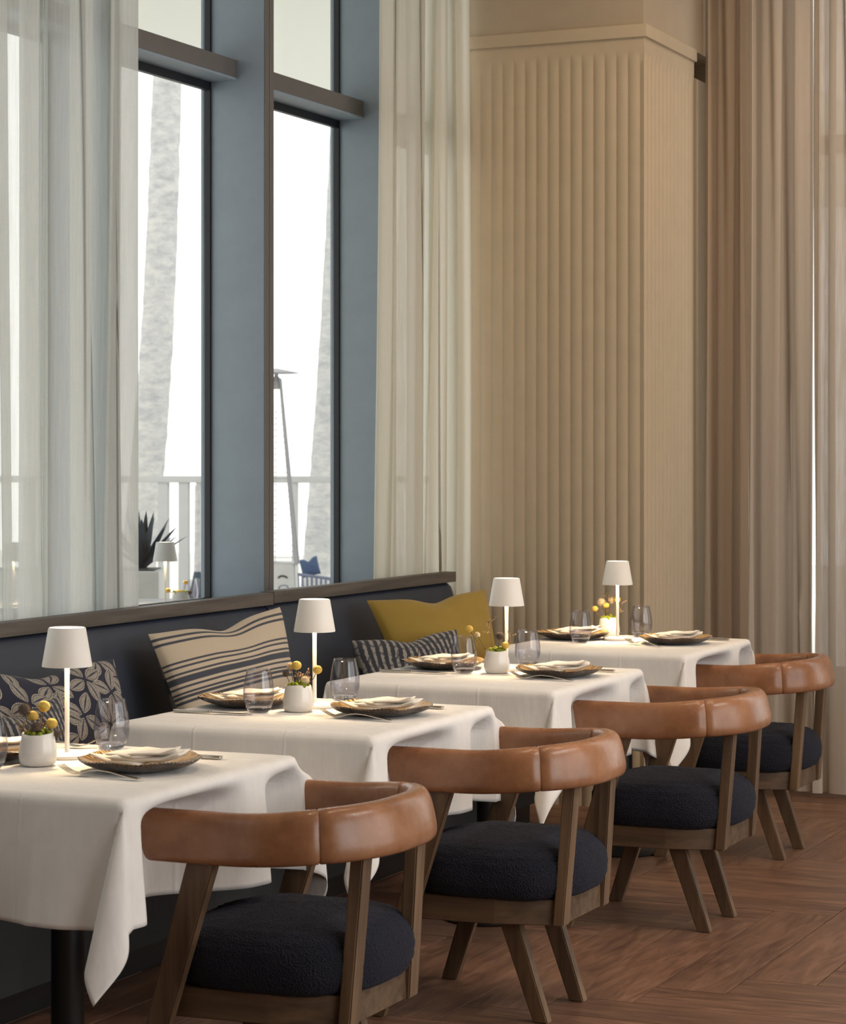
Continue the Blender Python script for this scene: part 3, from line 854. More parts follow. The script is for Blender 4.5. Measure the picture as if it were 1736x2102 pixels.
# ---------------------------------------------------------------- table lamps
def make_lamp(label, loc, group='cordless table lamps'):
    t = thing('table_lamp', label, 'lamp', loc, 0, group)
    bm = bmesh.new(); lathe(bm, [(0, 0), (.052, 0), (.054, .003), (.053, .008), (.048, .011), (.010, .012), (0, .012)], 48); mesh_obj('lamp_base', bm, M['shade'], t)
    bm = bmesh.new(); lathe(bm, [(0, .011), (.0055, .011), (.0055, .22), (.0055, .278), (0, .278)], 16); mesh_obj('pole', bm, M['shade'], t)
    bm = bmesh.new(); lathe(bm, [(.0545, .203), (.0555, .203), (.0555, .206), (.0415, .288), (.0395, .290), (.0385, .289), (.0395, .286), (.0530, .206)], 56, close=True); mesh_obj('lamp_shade', bm, M['shade'], t)
    bm = bmesh.new(); lathe(bm, [(0, .2865), (.0388, .2865), (.0388, .2885), (0, .2885)], 40); mesh_obj('top_diffuser', bm, M['ledtop'], t)
    bm = bmesh.new(); lathe(bm, [(.0058, .232), (.034, .232), (.034, .236), (.0058, .236)], 40, close=True); mesh_obj('light_ring', bm, M['led'], t)
    l = bpy.data.lights.new('lamp_light', 'AREA'); l.shape = 'DISK'; l.size = .06; l.energy = 2.4; l.color = (1, .74, .42)
    o = bpy.data.objects.new('lamp_light', l); C.objects.link(o); o.parent = t; o.location = (0, 0, .2305)
    return t
LP = [(-2.858, 4.475), (-2.83, 5.648), (-2.776, 6.888), (-2.867, 8.203)]
l0 = make_lamp('white cone-shaded lamp on the nearest table', (*LP[0], TZ))
for k in range(1, 4):
    c = dup(l0); c.location = (*LP[k], TZ); c['label'] = 'white cone-shaded lamp on the %s table' % TN[k]

# ---------------------------------------------------------------- tumblers
def make_glass(label, loc):
    t = thing('tumbler', label, 'glass', loc, 0, 'stemless glass tumblers')
    outer = [(0, 0), (.022, 0), (.027, .003), (.034, .014), (.0395, .032), (.0410, .048), (.040, .066), (.0365, .088), (.0325, .106), (.0305, .1145)]
    inner = [(.0298, .1150), (.0291, .1140), (.031, .106), (.0350, .088), (.0385, .066), (.0394, .048), (.0378, .034), (.032, .020), (.024, .013), (.012, .011), (0, .0105)]
    bm = bmesh.new(); lathe(bm, outer[3:]+[(.0298, .1150)]+inner[1:8]+[(.0320, .0150)], 64, close=True); mesh_obj('tumbler_wall', bm, M['thinglass'], t, angle=180)
    bm = bmesh.new(); lathe(bm, [(0, 0), (.022, 0), (.027, .003), (.0338, .0138), (.0318, .0150), (.024, .0125), (.012, .011), (0, .0105)], 64); mesh_obj('solid_base', bm, M['tumbler'], t, angle=180)
    return t
G = [((-2.844, 4.640), 'tumbler behind the plate on the nearest table, between lamp and knife'), ((-2.905, 4.240), 'tumbler cut by the left edge of the picture on the nearest table'),
     ((-2.833, 5.84), 'tumbler right of the lamp on the second nearest table'), ((-2.904, 5.469), 'tumbler left of the vase on the second nearest table'),
     ((-2.772, 7.06), 'tumbler right of the lamp on the third table'), ((-2.858, 6.737), 'tumbler left of the vase on the third table'),
     ((-2.835, 8.38), 'tumbler right of the lamp on the farthest table'), ((-2.950, 8.035), 'tumbler left of the lamp on the farthest table')]
g0 = None
for (x, y), lb in G:
    if g0 is None: g0 = make_glass('clear stemless '+lb, (x, y, TZ+.0005))
    else:
        c = dup(g0); c.location = (x, y, TZ+.0005); c['label'] = 'clear stemless '+lb

# ---------------------------------------------------------------- plates, napkins
def make_plate(label, loc, rz):
    t = thing('charger_plate', label, 'plate', loc, rz, 'ribbed amber glass plates')
    def wob(r, z, a, i):
        k = max(0, (r-.07)/.062); ir = .003*sin(5*a+1)+.002*sin(9*a+2)
        return r+k*(ir), z+k*(.0007*sin(84*a)+.0018*sin(7*a))
    n = 336
    bm = bmesh.new(); lathe(bm, [(0, .0085), (.05, .0085), (.075, .0090), (.088, .0115), (.105, .0170), (.120, .0225), (.129, .0268), (.1315, .0275)], n, wob=wob)
    mesh_obj('ribbed_face', bm, M['plate'], t, angle=180)
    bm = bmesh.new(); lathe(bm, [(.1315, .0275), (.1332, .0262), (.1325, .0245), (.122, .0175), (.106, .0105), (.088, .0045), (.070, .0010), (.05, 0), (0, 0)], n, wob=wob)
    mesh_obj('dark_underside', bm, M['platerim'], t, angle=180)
    return t
def make_napkin(label, loc, rz, sd=0, sc=1.06):
    """square napkin folded in layers with one corner tucked under"""
    bm = bmesh.new()
    def layer(quad, z, th, bend):
        n1, n2 = 26, 20; q = [Vector(c) for c in quad]; gs = []
        for side in (0, 1):
            g = []
            for i in range(n1+1):
                row = []
                for j in range(n2+1):
                    u, v = i/n1, j/n2
                    if side and (i in (0, n1) or j in (0, n2)): row.append(gs[0][i][j]); continue
                    p = (q[0]*(1-u)+q[1]*u)*(1-v)+(q[3]*(1-u)+q[2]*u)*v
                    e = min(1, min(u, 1-u)*9)*min(1, min(v, 1-v)*9); e = math.sqrt(e)
                    zz = z+bend(u, v)+th/2+(th/2*e if side == 0 else -th/2*e)+.0012*noise.noise((p.x*30, p.y*30, sd+z*50))
                    zz += .33*max(0, math.hypot(p.x, p.y)*sc-.074); row.append(bm.verts.new((p.x*sc, p.y*sc, zz)))
                g.append(row)
            gs.append(g)
            for i in range(n1):
                for j in range(n2):
                    f = (g[i][j], g[i+1][j], g[i+1][j+1], g[i][j+1]); bm.faces.new(f if side == 0 else f[::-1])
    curve = lambda u, v: .0055*(2*u-1)**2
    layer([(-.102, -.035), (.02, -.060), (.03, .045), (-.075, .03)], 0, .009, lambda u, v: .006*(1-u))
    layer([(-.055, -.052), (.098, -.040), (.088, .055), (-.045, .058)], .007, .011, lambda u, v: .004*abs(2*u-1))
    layer([(-.075, -.020), (.005, -.058), (.088, .040), (-.010, .062)], .016, .009, lambda u, v: .006*(1-u)*v)
    layer([(-.010, -.055), (.092, -.036), (.070, .046), (.018, .030)], .0225, .007, lambda u, v: .003*u)
    bmesh.ops.recalc_face_normals(bm, faces=bm.faces[:])
    o = mesh_obj('napkin', bm, M['napkin'], angle=180); o.location = loc; o.rotation_euler = (0, 0, rz)
    return tag(o, label, 'napkin', 'folded cream napkins')
PLT = [((-2.605, 4.368), 'chair side', 0), ((-3.010, 4.400), 'banquette side', 0), ((-2.591, 5.557), 'chair side', 1), ((-3.010, 5.612), 'banquette side', 1),
       ((-2.555, 6.765), 'chair side', 2), ((-2.985, 6.875), 'banquette side', 2), ((-2.622, 8.13), 'chair side', 3), ((-3.035, 8.190), 'banquette side', 3)]
p0 = n0 = None
for k, ((x, y), side, ti) in enumerate(PLT):
    lb = 'brown ribbed glass plate on the %s of the %s table' % (side, TN[ti])
    if p0 is None: p0 = make_plate(lb, (x, y, TZ), 0); c = p0
    else: c = dup(p0); c.location = (x, y, TZ); c['label'] = lb; c.rotation_euler = (0, 0, k*.7)
    lb = 'folded cream napkin on the plate on the %s of the %s table' % (side, TN[ti])
    rz = .15 if side == 'chair side' else .35
    if n0 is None: n0 = make_napkin(lb, (x, y, TZ+.0125), rz)
    else: c = dup(n0); c.location = (x+.004*sin(k), y, TZ+.0125); c['label'] = lb; c.rotation_euler = (0, 0, rz+.12*sin(k*2.1))

# ---------------------------------------------------------------- cutlery
def strip(bm, pts, th=.0016):
    """pts: (x, halfwidth, z) along x"""
    U = [[bm.verts.new((x, s*w_, z+dz)) for s in (-1, 1) for dz in (0, th)] for x, w_, z in pts]
    for a, b in zip(U, U[1:]):
        bm.faces.new((a[0], b[0], b[2], a[2])); bm.faces.new((a[1], a[3], b[3], b[1]))
        bm.faces.new((a[0], a[1], b[1], b[0])); bm.faces.new((a[2], b[2], b[3], a[3]))
    bm.faces.new((U[0][0], U[0][2], U[0][3], U[0][1])); bm.faces.new((U[-1][0], U[-1][1], U[-1][3], U[-1][2]))
def make_fork(label, loc, rz):
    t = thing('fork', label, 'cutlery', loc, rz, 'table forks')
    bm = bmesh.new()
    strip(bm, [(.105, .0050, .002), (.104, .0064, .001), (.09, .0062, .002), (.06, .0048, .006), (.03, .0032, .0105), (.0, .0025, .012), (-.022, .0030, .0095), (-.034, .0078, .0055), (-.045, .0112, .0030), (-.052, .0118, .0025)], .0022)
    bmesh.ops.recalc_face_normals(bm, faces=bm.faces[:]); mesh_obj('fork_handle', bm, M['metal'], t, angle=60)
    bm = bmesh.new()
    for k in range(4):
        yy = -.0095+k*.00635; n0_ = len(bm.verts)
        strip(bm, [(-.050, .0019, .0025), (-.060, .0017, .0030), (-.075, .0015, .0065), (-.090, .0012, .0130), (-.100, .0007, .0185)], .0016)
        bm.verts.ensure_lookup_table()
        for v in bm.verts[n0_:]: v.co.y += yy
    bmesh.ops.recalc_face_normals(bm, faces=bm.faces[:]); mesh_obj('tines', bm, M['metal'], t, angle=60)
    return t
def make_knife(label, loc, rz):
    t = thing('knife', label, 'cutlery', loc, rz, 'table knives')
    bm = bmesh.new(); strip(bm, [(.118, .0060, .0005), (.116, .0082, 0), (.09, .0085, 0), (.03, .0068, 0), (.012, .0062, .0005), (.008, .0045, .001)], .0062)
    bmesh.ops.recalc_face_normals(bm, faces=bm.faces[:]); bmesh.ops.bevel(bm, geom=bm.edges[:], offset=.0010, segments=1, affect='EDGES')
    mesh_obj('knife_handle', bm, M['metal'], t, angle=60)
    bm = bmesh.new(); strip(bm, [(.010, .0052, .002), (-.02, .0085, .0016), (-.07, .0092, .0012), (-.10, .0070, .001), (-.112, .0015, .001)], .0014)
    bmesh.ops.recalc_face_normals(bm, faces=bm.faces[:]); mesh_obj('blade', bm, M['metal'], t, angle=60)
    return t
f0 = k0 = None
FK = [((-2.62, 4.222), -.10, 'in front of the plate on the chair side', 0), ((-2.60, 5.425), -.08, 'in front of the plate on the chair side', 1),
      ((-2.555, 6.620), -.10, 'in front of the plate on the chair side', 2), ((-2.70, 8.0), -.6, 'left of the plate on the chair side', 3), ((-2.98, 4.62), PI+.15, 'behind the plate on the banquette side', 0), ((-3.0, 8.375), PI-.15, 'behind the plate on the banquette side', 3)]
for (x, y), rz, w_, ti in FK:
    lb = 'silver fork %s of the %s table' % (w_, TN[ti])
    if f0 is None: f0 = make_fork(lb, (x, y, TZ+.0015), rz)
    else: c = dup(f0); c.location = (x, y, TZ+.0015); c.rotation_euler = (0, 0, rz); c['label'] = lb
KN = [((-2.645, 4.585), 0, 'behind the plate on the chair side', 0), ((-2.615, 5.745), 0, 'behind the plate on the chair side', 1), ((-2.56, 6.96), 0, 'behind the plate on the chair side', 2),
      ((-2.60, 8.33), .05, 'behind the plate on the chair side', 3), ((-2.998, 5.398), PI+.03, 'in front of the plate on the banquette side', 1), ((-3.0, 6.682), PI+.03, 'in front of the plate on the banquette side', 2)]
for (x, y), rz, w_, ti in KN:
    lb = 'silver knife %s of the %s table' % (w_, TN[ti])
    if k0 is None: k0 = make_knife(lb, (x, y, TZ+.001), rz)
    else: c = dup(k0); c.location = (x, y, TZ+.001); c.rotation_euler = (0, 0, rz); c['label'] = lb

# ---------------------------------------------------------------- vases and dried flowers
RX = Vector((cos(YAW), sin(YAW), 0)); FW = Vector((-sin(YAW), cos(YAW), 0))
def make_vase(label, loc, seed, tall=1.0, wide=1.0):
    t = thing('flower_pot', label, 'vase', loc, 0, 'small white ceramic flower pots')
    def wob(r, z, a, i):
        k = z/.07; return r*(1+.012*sin(3*a+seed)+.008*sin(z*300+seed)), z+.0018*sin(2*a+seed)*k
    prof = [(0, 0), (.032, 0), (.037, .003), (.0405, .012), (.0415, .021), (.0395, .040), (.036, .058), (.0345, .068), (.0335, .0695), (.0322, .068), (.0325, .055), (.034, .03), (.0, .03)]
    bm = bmesh.new(); lathe(bm, [(r*wide, z*tall) for r, z in prof], 48, wob=wob); mesh_obj('pot', bm, M['ceramic'], t, angle=60)
    rnd = random.Random(seed); bm = bmesh.new()
    for k in range(60):
        a = rnd.uniform(0, 2*PI); rr = .031*math.sqrt(rnd.random())*wide; z = .063*tall+rnd.uniform(0, .018)*(1-rr/.05)
        s = rnd.uniform(.0035, .0075)
        bmesh.ops.create_icosphere(bm, subdivisions=1, radius=s, matrix=Matrix.Translation((rr*cos(a), rr*sin(a), z)))
    for v in bm.verts: v.co += Vector((noise.noise(v.co*300), noise.noise(v.co*310), noise.noise(v.co*290)))*.0025
    o = mesh_obj('moss', bm, M['moss'], t, angle=180); o['kind'] = 'stuff'
    return t
def flower(kind, pot, dx, dz, r, label, depth=0.0, base=None):
    """dx sideways (seen from the aisle), dz height above table, r radius of the head"""
    top = Vector(pot)+RX*dx+FW*depth+Vector((0, 0, dz)); b0 = Vector(pot)+RX*(dx*.35 if base is None else base)+FW*depth*.3+Vector((0, 0, .058))
    t = thing('dried_flower', label, 'flower', b0)
    mid = (top+b0)/2+RX*(.15*dx)
    pts = [b0*(1-s)**2+mid*2*s*(1-s)+top*s*s-b0 for s in [k/7 for k in range(8)]]
    mesh_obj('stem', tube(bmesh.new(), pts, .0011, 6), M['stem'], t)
    bm = bmesh.new()
    if kind == 'yellow':
        bmesh.ops.create_icosphere(bm, subdivisions=4, radius=r, matrix=Matrix.Translation(top-b0))
        for v in bm.verts:
            d = (v.co-(top-b0)); v.co = (top-b0)+d*(1+.05*noise.noise(d*900))
        for v in bm.verts: v.co.z = (top-b0).z+(v.co.z-(top-b0).z)*.9
        mesh_obj('flower_head', bm, M['yellowball'], t, angle=180)
    else:
        mat = M['thistle'] if kind == 'thistle' else M['cream']
        c = top-b0; bmesh.ops.create_icosphere(bm, subdivisions=2, radius=r*.72, matrix=Matrix.Translation(c))
        n = 190
        for k in range(n):
            z = 1-2*(k+.5)/n; a = k*2.39996; q = math.sqrt(1-z*z); d = Vector((q*cos(a), q*sin(a), z))
            u = d.orthogonal().normalized(); v = d.cross(u); L = r*(1+.06*sin(k*7))
            bs = [bm.verts.new(c+d*r*.6+(cos(x)*u+sin(x)*v)*r*.055) for x in (0, 2.09, 4.19)]
            ti_ = bm.verts.new(c+d*L)
            for i in range(3): bm.faces.new((bs[i], bs[(i+1) % 3], ti_))
        mesh_obj('flower_head', bm, mat, t, angle=30)
    return t
def sprig(pot, dx, dz, label, seed, depth=0.0, spread=.03):
    rnd = random.Random(seed); b0 = Vector(pot)+RX*dx*.4+Vector((0, 0, .058)); top = RX*dx*.6+FW*depth+Vector((0, 0, dz-.058))
    t = thing('dried_sprig', label, 'flower', b0); bm = bmesh.new(); bb = bmesh.new()
    tube(bm, [top*s for s in (0, .33, .66, 1)], .0009, 5)
    for k in range(11):
        s = rnd.uniform(.35, 1); o = top*s; e = o+RX*rnd.uniform(-spread, spread)*.7+FW*rnd.uniform(-spread, spread)*.4+Vector((0, 0, rnd.uniform(.004, .02)))
        tube(bm, [o, (o+e)/2+Vector((0, 0, .002)), e], .0006, 4)
        for j in range(6):
            q = o.lerp(e, .4+.6*j/5)+Vector([rnd.uniform(-.002, .002) for _ in range(3)])
            bmesh.ops.create_icosphere(bb, subdivisions=1, radius=rnd.uniform(.0010, .0019), matrix=Matrix.Translation(q))
    mesh_obj('stem', bm, M['stem'], t); b_ = mesh_obj('florets', bb, M['sprig'], t, angle=180); b_['kind'] = 'stuff'
    return t
VP = [(-2.845, 4.338, TZ), (-2.823, 5.540, TZ), (-2.7695, 6.790, TZ), (-2.955, 8.36, TZ)]
vl = ['small white ceramic pot of dried flowers on the %s table' % n for n in TN]
for k, p in enumerate(VP): make_vase(vl[k], p, k*3+1, 1.0 if k else 1.0, 1.0 if k != 2 else .97)
A, B_, C_, D_ = VP
# nearest table (about 945 px per metre)
flower('thistle', A, -.030, .121, .0165, 'brown spiky globe thistle, tallest at the left, in the pot on the nearest table', .004)
flower('yellow', A, .011, .126, .0135, 'highest yellow ball flower in the pot on the nearest table', .014)
flower('yellow', A, -.012, .106, .0120, 'yellow ball flower between two thistles in the pot on the nearest table', .008)
flower('thistle', A, .000, .084, .0145, 'dark globe thistle low in the middle of the pot on the nearest table', -.018)
flower('yellow', A, .030, .090, .0128, 'pale yellow ball flower at the right of the pot on the nearest table', 0)
flower('thistle', A, .044, .069, .0105, 'small spiky thistle leaning over the right rim of the pot on the nearest table', -.004)
sprig(A, -.036, .083, 'dry reddish sprig at the left of the pot on the nearest table', 4)
sprig(A, .014, .090, 'short dry sprig behind the flowers in the pot on the nearest table', 5, .01)
# second table (about 780 px per metre)
flower('cream', B_, -.022, .118, .0125, 'pale spiky ball flower, upper left in the pot on the second nearest table', .012)
flower('yellow', B_, -.005, .121, .0130, 'golden ball flower in the middle of the pot on the second nearest table', -.004, base=-.004)
flower('thistle', B_, -.033, .100, .0110, 'dark round thistle at the left of the pot on the second nearest table', .0)
flower('yellow', B_, .050, .110, .0125, 'golden ball flower at the right, beside the lamp pole of the second nearest table', -.004)
flower('cream', B_, .018, .083, .0140, 'pale spiky ball flower low in the pot on the second nearest table', -.012)
sprig(B_, .030, .098, 'purplish dried sprig at the right of the pot on the second nearest table', 7, 0, .04)
sprig(B_, .012, .090, 'purplish dried sprig in the middle of the pot on the second nearest table', 8, .01)
# third table (about 660 px per metre)
flower('yellow', C_, -.086, .137, .0125, 'yellow ball flower leaning far left of the pot on the third table', -.01, base=-.02)
flower('cream', C_, -.060, .118, .0105, 'pale cream ball flower left of the pot on the third table', .0, base=-.02)
flower('thistle', C_, .009, .115, .0155, 'spiky grey globe thistle above the pot on the third table', .004)
flower('yellow', C_, .026, .086, .0125, 'golden ball flower at the right rim of the pot on the third table', -.012)
sprig(C_, -.026, .160, 'tall pale feathery sprig in the pot on the third table', 9, 0, .034)
sprig(C_, .050, .125, 'short pale sprig pointing right from the pot on the third table', 10, 0, .02)
# farthest table (about 545 px per metre)
flower('cream', D_, -.028, .128, .0175, 'cream ball flower, upper left in the pot on the farthest table', 0)
flower('cream', D_, .010, .134, .0150, 'cream flower behind the lamp pole of the farthest table', .01)
flower('yellow', D_, .030, .138, .0135, 'yellow ball flower, upper right in the pot on the farthest table', 0)
flower('yellow', D_, -.012, .116, .0120, 'lowest pale yellow ball flower in the pot on the farthest table', -.01)
flower('yellow', D_, -.053, .103, .0120, 'yellow ball flower hanging left of the pot on the farthest table', 0, base=-.02)
sprig(D_, .050, .125, 'pale dried sprig at the right of the pot on the farthest table', 12)
sprig(D_, -.005, .155, 'pale dried sprig rising behind the lamp of the farthest table', 13)

# ---------------------------------------------------------------- outside
def at(px, d):
    """ground point d metres along the view axis, seen in picture column px"""
    u = (px-868)*d/4838; return Vector((cos(YAW)*u-sin(YAW)*d, sin(YAW)*u+cos(YAW)*d, 0))
tag(nbox('trim_3', -22, -4.16, 2, 32, -.3, -.05, M['terrace']), kind='structure')
tag(nbox('trim_4', -7.0, -4.16, 1, 22, 3.80, 4.0, M['soffit']), kind='structure')
def palm(p0, lean, h, r0, r1, label, seed):
    t = thing('palm_tree', label, 'tree', (p0.x, p0.y, -.05)); bm = bmesh.new(); n = 90; rings = []
    for i in range(n+1):
        s = i/n; c = lean(s); r = r0+(r1-r0)*s+.003*math.sin(i*2.3)+.05*r0*noise.noise((0, 0, s*40+seed))
        rings.append([bm.verts.new((c.x+r*cos(2*PI*k/16)*(1+.04*noise.noise((k*2., s*60, seed))), c.y+r*sin(2*PI*k/16), h*s)) for k in range(16)])
    for A_, B2 in zip(rings, rings[1:]):
        for k in range(16): bm.faces.new((A_[k], A_[(k+1) % 16], B2[(k+1) % 16], B2[k]))
    mesh_obj('trunk', bm, M['palm'], t, angle=180)
    # crown of fronds (above the picture)
    for f in range(12):
        bm = bmesh.new(); a = f*2*PI/12; c = lean(1); o = Vector((c.x, c.y, h-.1)); pts = []
        for k in range(9):
            s = k/8; pts.append(o+Vector((cos(a), sin(a), 0))*.85*s+Vector((0, 0, .5*s-1.2*s*s)))
        side = Vector((-sin(a), cos(a), -.25))
        for k in range(8):
            w0, w1 = .45*sin(PI*(k+.3)/9), .45*sin(PI*(k+1.3)/9)
            for sg in (-1, 1):
                q = [pts[k], pts[k+1], pts[k+1]+side*w1*sg-Vector((0, 0, .15)), pts[k]+side*w0*sg-Vector((0, 0, .15))]
                if sg == 1: q = [Vector((v.x, v.y, v.z)) for v in q]
                bm.faces.new([bm.verts.new(v) for v in (q if sg == 1 else q[::-1])])
        mesh_obj('frond', bm, M['agave'], t, smooth=False)
    return t
def lean_fn(px_top, y_top, px_bot, y_bot, d, h, bow=0):
    zt = 1.417-(y_top-942)*d/4838; zb = 1.417-(y_bot-942)*d/4838; k = (px_top-px_bot)*d/4838/(zt-zb)
    return k, zb
d = 24; k1, zb = lean_fn(348, 150, 292, 1000, d, 9)
pa = at(292-(zb+.05)*k1*4838/d, d)
palm(pa, lambda s: RX*(k1*9*s+.05*sin(s*6)), 9, .185, .125, 'grey palm trunk outside, leaning behind the rail in the left clear window', 1)
d = 26; k2, zb = lean_fn(706, 300, 660, 1050, d, 9)
pb = at(660-(zb+.05)*k2*4838/d-4, d)
palm(pb, lambda s: RX*(k2*9.5*s+.03*sin(s*6)), 9.5, .16, .125, 'grey palm trunk outside, partly behind the right dark window frame', 2)
pc = at(405, 20.2); pt = thing('garden_post', 'thin grey post with a flared foot outside, just left of the wide blue-grey mullion', 'post', (pc.x, pc.y, -.05))
bm = bmesh.new(); lathe(bm, [(0, 0), (.10, 0), (.09, .25), (.045, .42), (.030, .50), (0, .50)], 20); mesh_obj('foot', bm, M['agave'], pt)
bm = bmesh.new(); lathe(bm, [(0, .50), (.028, .50), (.022, 1.24), (0, 1.24)], 16); mesh_obj('shaft', bm, M['palm'], pt)

# terrace rail
rl = thing('terrace_rail', 'white terrace guard rail with square posts outside the windows', 'railing', tuple(at(480, 21)-Vector((0, 0, .05))))
ro = rl.location
P0, P1 = at(-200, 21.5), at(1100, 20.5); dr = (P1-P0).normalized(); LR = (P1-P0).length; angr = math.atan2(dr.y, dr.x)
def rpart(name, s0, s1, z0, z1, th):
    bm = bmesh.new(); box(bm, -(s1-s0)/2, (s1-s0)/2, -th/2, th/2, 0, z1-z0, .003)
    o = mesh_obj(name, bm, M['extwhite'], rl); c = P0+dr*(s0+s1)/2; o.location = Vector((c.x, c.y, z0))-ro; o.rotation_euler = (0, 0, angr); return o
rpart('top_rail', 0, LR, 1.205, 1.265, .09)
def spx(px): # distance along rail at picture column px
    best = min(range(2000), key=lambda i: abs(((P0+dr*LR*i/2000).dot(RX)/(P0+dr*LR*i/2000).dot(FW))*4838+868-px)); return LR*best/2000
for px, wd in ((60, .10), (200, .10), (336, .09), (378, .09), (408, .035), (606, .045), (760, .10), (900, .10)):
    s = spx(px); rpart('rail_post', s-wd/2, s+wd/2, -.05, 1.205, .07)

# patio heater
hp = at(567, 18); ht = thing('patio_heater', 'silver pyramid patio heater outside, behind the right clear window', 'heater', (hp.x, hp.y, -.05), YAW, )
bm = bmesh.new(); beam(bm, (0, 0, 0), (0, 0, .68), .36, .36, .30, .30, .01); mesh_obj('heater_base', bm, M['extwhite'], ht)
for sx in (-1, 1):
    for sy in (-1, 1):
        mesh_obj('corner_post', tube(bmesh.new(), [(sx*.158, sy*.158, .66), (sx*.030, sy*.030, 2.08)], .013, 8, .009), M['extgrey'], ht)
bm = bmesh.new(); lathe(bm, [(0, .68), (.055, .68), (.055, 1.95), (0, 1.95)], 20); mesh_obj('glass_tube', bm, M['pane'], ht)
bm = bmesh.new(); lathe(bm, [(0, 2.0), (.03, 2.0), (.045, 2.02), (.03, 2.08), (.014, 2.1), (.02, 2.13), (0, 2.14)], 20); mesh_obj('burner', bm, M['extgrey'], ht)
bm = bmesh.new(); lathe(bm, [(0, 2.16), (.17, 2.125), (.172, 2.120), (0, 2.12)], 40); mesh_obj('reflector', bm, M['extgrey'], ht)
bm = bmesh.new()
for k in range(26):
    z = .72+k*.046; w_ = .158-.128*(z-.66)/1.42
    tube(bm, [(-w_, -w_, z), (w_, -w_, z)], .0022, 4); tube(bm, [(w_, -w_, z), (w_, w_, z)], .0022, 4)
for q in (-.5, 0, .5): tube(bm, [(q*.3, -.155, .68), (q*.09, -.05, 1.85)], .0022, 4)
mesh_obj('wire_guard', bm, M['extgrey'], ht)
bm = bmesh.new(); lathe(bm, [(.030, 0), (.040, 0), (.040, .004), (.030, .004)], 24, close=True)
o = mesh_obj('warning_mark', bm, M['rope'], ht); o.location = (.065, -.158, .49); o.rotation_euler = (PI/2-.045, 0, 0); o.scale = (1, .6, 1)
bm = bmesh.new(); tube(bm, [(-.035, 0, 0), (-.018, 0, .014), (0, 0, .016), (.020, 0, .012), (.035, 0, 0)], .007, 6)
o = mesh_obj('warning_mark', bm, M['gasket'], ht); o.location = (.058, -.156, .565)

# outdoor table, lamp, pots, glasses
ot = thing('outdoor_table', 'white outdoor table beyond the left clear window', 'table', tuple(at(345, 10.9)-Vector((0, 0, .05))), YAW)
bm = bmesh.new(); box(bm, -.42, .20, -.35, .35, .775, .80, .005); mesh_obj('tabletop', bm, M['extgrey'], ot)
bm = bmesh.new(); lathe(bm, [(0, 0), (.2, 0), (.2, .02), (.03, .03), (.03, .775), (0, .775)], 24); mesh_obj('pedestal', bm, M['extgrey'], ot)
OT = .75
c = dup(l0); LX1 = c; pp = at(339, 10.7); c.location = (pp.x, pp.y, OT); c['label'] = 'white cone-shaded lamp outdoors beyond the left clear window'
c = dup(l0); LX2 = c; pp = at(28, 10.7); c.location = (pp.x, pp.y, OT); c['label'] = 'white cone-shaded lamp outdoors, seen dimly through the left sheer curtain'
t2 = thing('outdoor_table', 'white outdoor table behind the left sheer curtain', 'table', tuple(at(30, 10.9)-Vector((0, 0, .05))), YAW)
for ch in list(ot.children): dup(ch, t2)
pv = at(371, 10.6); pv.z = OT
v_ = make_vase('small white flower pot on the outdoor table beyond the left clear window', pv, 9)
flower('yellow', pv, -.058, .075, .0120, 'leftmost yellow ball flower on the outdoor table', 0, base=-.02)
flower('yellow', pv, -.005, .068, .0135, 'middle yellow ball flower on the outdoor table', -.02)
flower('yellow', pv, .022, .112, .0110, 'highest yellow ball flower on the outdoor table', 0)
flower('thistle', pv, .040, .066, .0120, 'dark thistle at the right of the pot on the outdoor table', 0)
for px, nm, dd in ((389, 'left', 10.78), (414, 'right', 10.9)):
    c = dup(g0); pp = at(px, dd); c.location = (pp.x, pp.y, OT); c['label'] = 'small clear tumbler on the outdoor table, %s one of the pair' % nm

# white planter wall + agave
pw = at(285, 12.6)
pl = thing('planter', 'white box planter outside beyond the left clear window', 'planter', (pw.x, pw.y, -.05), YAW)
bm = bmesh.new(); box(bm, -.9, .13, -.2, .2, 0, .875, .01); mesh_obj('planter_box', bm, M['extwhite'], pl)
bm = bmesh.new(); box(bm, -.87, .10, -.17, .17, .86, .88); mesh_obj('soil', bm, M['plinth'], pl, smooth=False)
ag = at(292, 12.7); agt = thing('agave_plant', 'blue-green agave with pointed leaves in the planter outside', 'plant', (ag.x, ag.y, .825), YAW)
rnd = random.Random(2)
for k in range(26):
    a = rnd.uniform(0, 2*PI); el = rnd.uniform(.55, 1.5) if k > 8 else rnd.uniform(1.1, 1.52)
    L = rnd.uniform(.26, .36); wd = rnd.uniform(.022, .032); n = 8; bm = bmesh.new(); rows = []
    D = Vector((cos(a)*cos(el), sin(a)*cos(el), sin(el))); S_ = Vector((-sin(a), cos(a), 0)); Nn = D.cross(S_)
    for i in range(n+1):
        s = i/n; w_ = wd*(sin(PI*min(1, .25+.75*s))**.8)*(1-s*.15) if s < 1 else .0005
        c_ = D*L*s+Vector((0, 0, -.05*s*s*cos(el)))
        rows.append([bm.verts.new(c_-S_*w_), bm.verts.new(c_-Nn*w_*.35), bm.verts.new(c_+S_*w_), bm.verts.new(c_+Nn*w_*.12)])
    for A_, B2 in zip(rows, rows[1:]):
        for q in range(4): bm.faces.new((A_[q], A_[(q+1) % 4], B2[(q+1) % 4], B2[q]))
    bm.faces.new(rows[0]); bm.faces.new(rows[-1]); bmesh.ops.recalc_face_normals(bm, faces=bm.faces[:])
    mesh_obj('leaf', bm, M['agave'], agt)

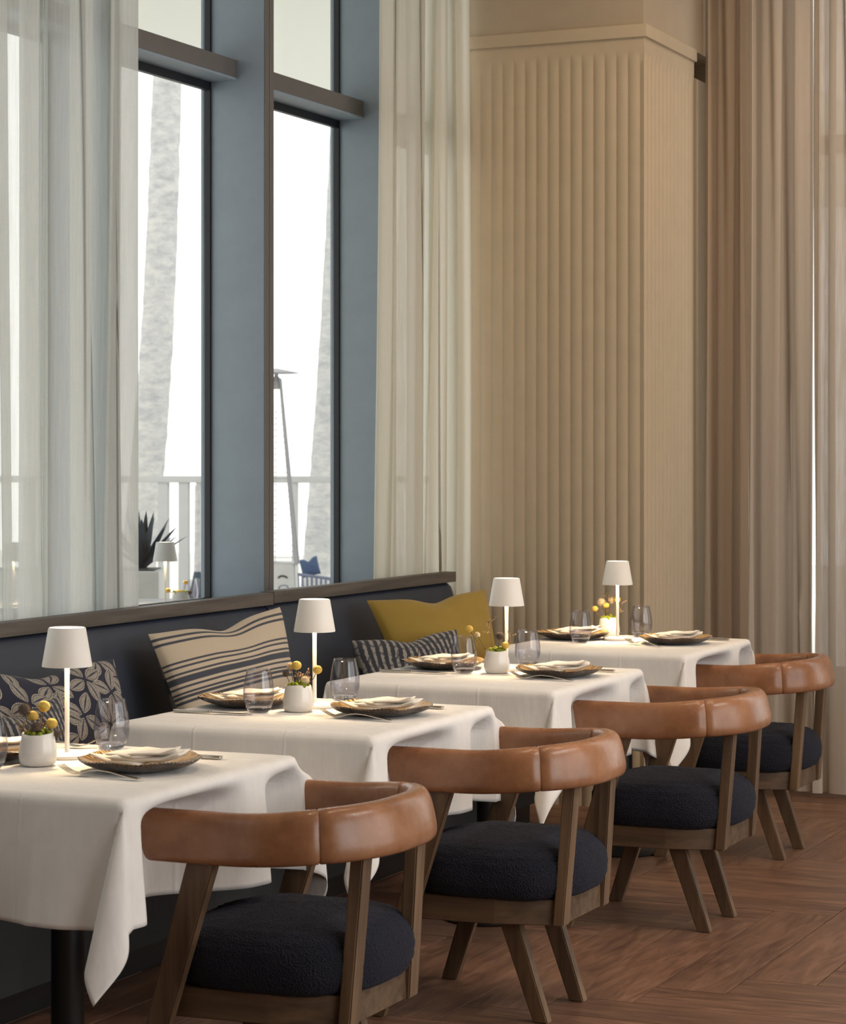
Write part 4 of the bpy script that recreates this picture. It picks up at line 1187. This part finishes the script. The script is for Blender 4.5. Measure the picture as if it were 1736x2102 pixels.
# rope chair with cushions
rc = at(652, 19.3); rt = thing('rope_chair', 'outdoor lounge chair with a woven grey rope back beyond the right clear window', 'chair', (rc.x, rc.y, -.05), YAW)
arc = [(-.30+.60*i/16, -.12-.13*cos((i/16-.3)*PI*.9), .545-.09*(i/16)**1.5) for i in range(17)]
mesh_obj('top_rail', tube(bmesh.new(), arc, .012, 8), M['rope'], rt)
low = [(x*.9, y*.9, .20) for x, y, z in arc]; mesh_obj('seat_rail', tube(bmesh.new(), low, .012, 8), M['rope'], rt)
for k in range(0, 17):
    bm = bmesh.new(); tube(bm, [arc[k], low[k]], .009, 6); mesh_obj('rope_strand', bm, M['rope'], rt)
bm = bmesh.new(); box(bm, -.27, .27, -.2, .3, .18, .26, .02); mesh_obj('seat_pad', bm, M['pblue'], rt)
for sx in (-1, 1):
    for y in (-.18, .27): mesh_obj('leg', tube(bmesh.new(), [(sx*.24, y, .20), (sx*.27, y, 0)], .012, 8), M['rope'], rt)
def small_pillow(p, w_, h_, th, tilt, label):
    o3 = Vector(p); r = RX*cos(tilt)+Vector((0, 0, sin(tilt))); u = Vector((0, 0, cos(tilt)))-RX*sin(tilt)+FW*.25
    o = pillow(label, o3-r*w_/2+u*h_/2, o3+r*w_/2+u*h_/2, o3-r*w_/2-u*h_/2, o3+r*w_/2-u*h_/2, th, plain_print((.045, .075, .16)), 24, 20); return o
pp = at(636, 19.25); small_pillow((pp.x, pp.y, .535), .15, .15, .07, .25, 'blue pillow leaning on the outdoor rope chair')
pp = at(592, 13.2); small_pillow((pp.x, pp.y, .56), .10, .26, .08, -.5, 'blue pillow in front of the patio heater base')
oc = at(592, 13.2); os_ = thing('outdoor_stool', 'low white outdoor seat under the blue pillow by the patio heater', 'stool', (oc.x, oc.y, -.05), YAW)
bm = bmesh.new(); box(bm, -.2, .2, -.2, .2, .40, .46, .01); mesh_obj('seat', bm, M['extwhite'], os_)
for sx in (-1, 1):
    for sy in (-1, 1): mesh_obj('leg', tube(bmesh.new(), [(sx*.17, sy*.17, .40), (sx*.17, sy*.17, 0)], .014, 8), M['extwhite'], os_)
for r in (LX1, LX2, v_):
    for ch in r.children:
        if ch.type == 'MESH' and ch.material_slots[0].material in (M['shade'], M['ceramic']):
            ch.material_slots[0].link = 'OBJECT'; ch.material_slots[0].material = M['extwhite']  # outdoor lamps and pot swap to a greyer white, shade put into colour
bpy.context.view_layer.update()
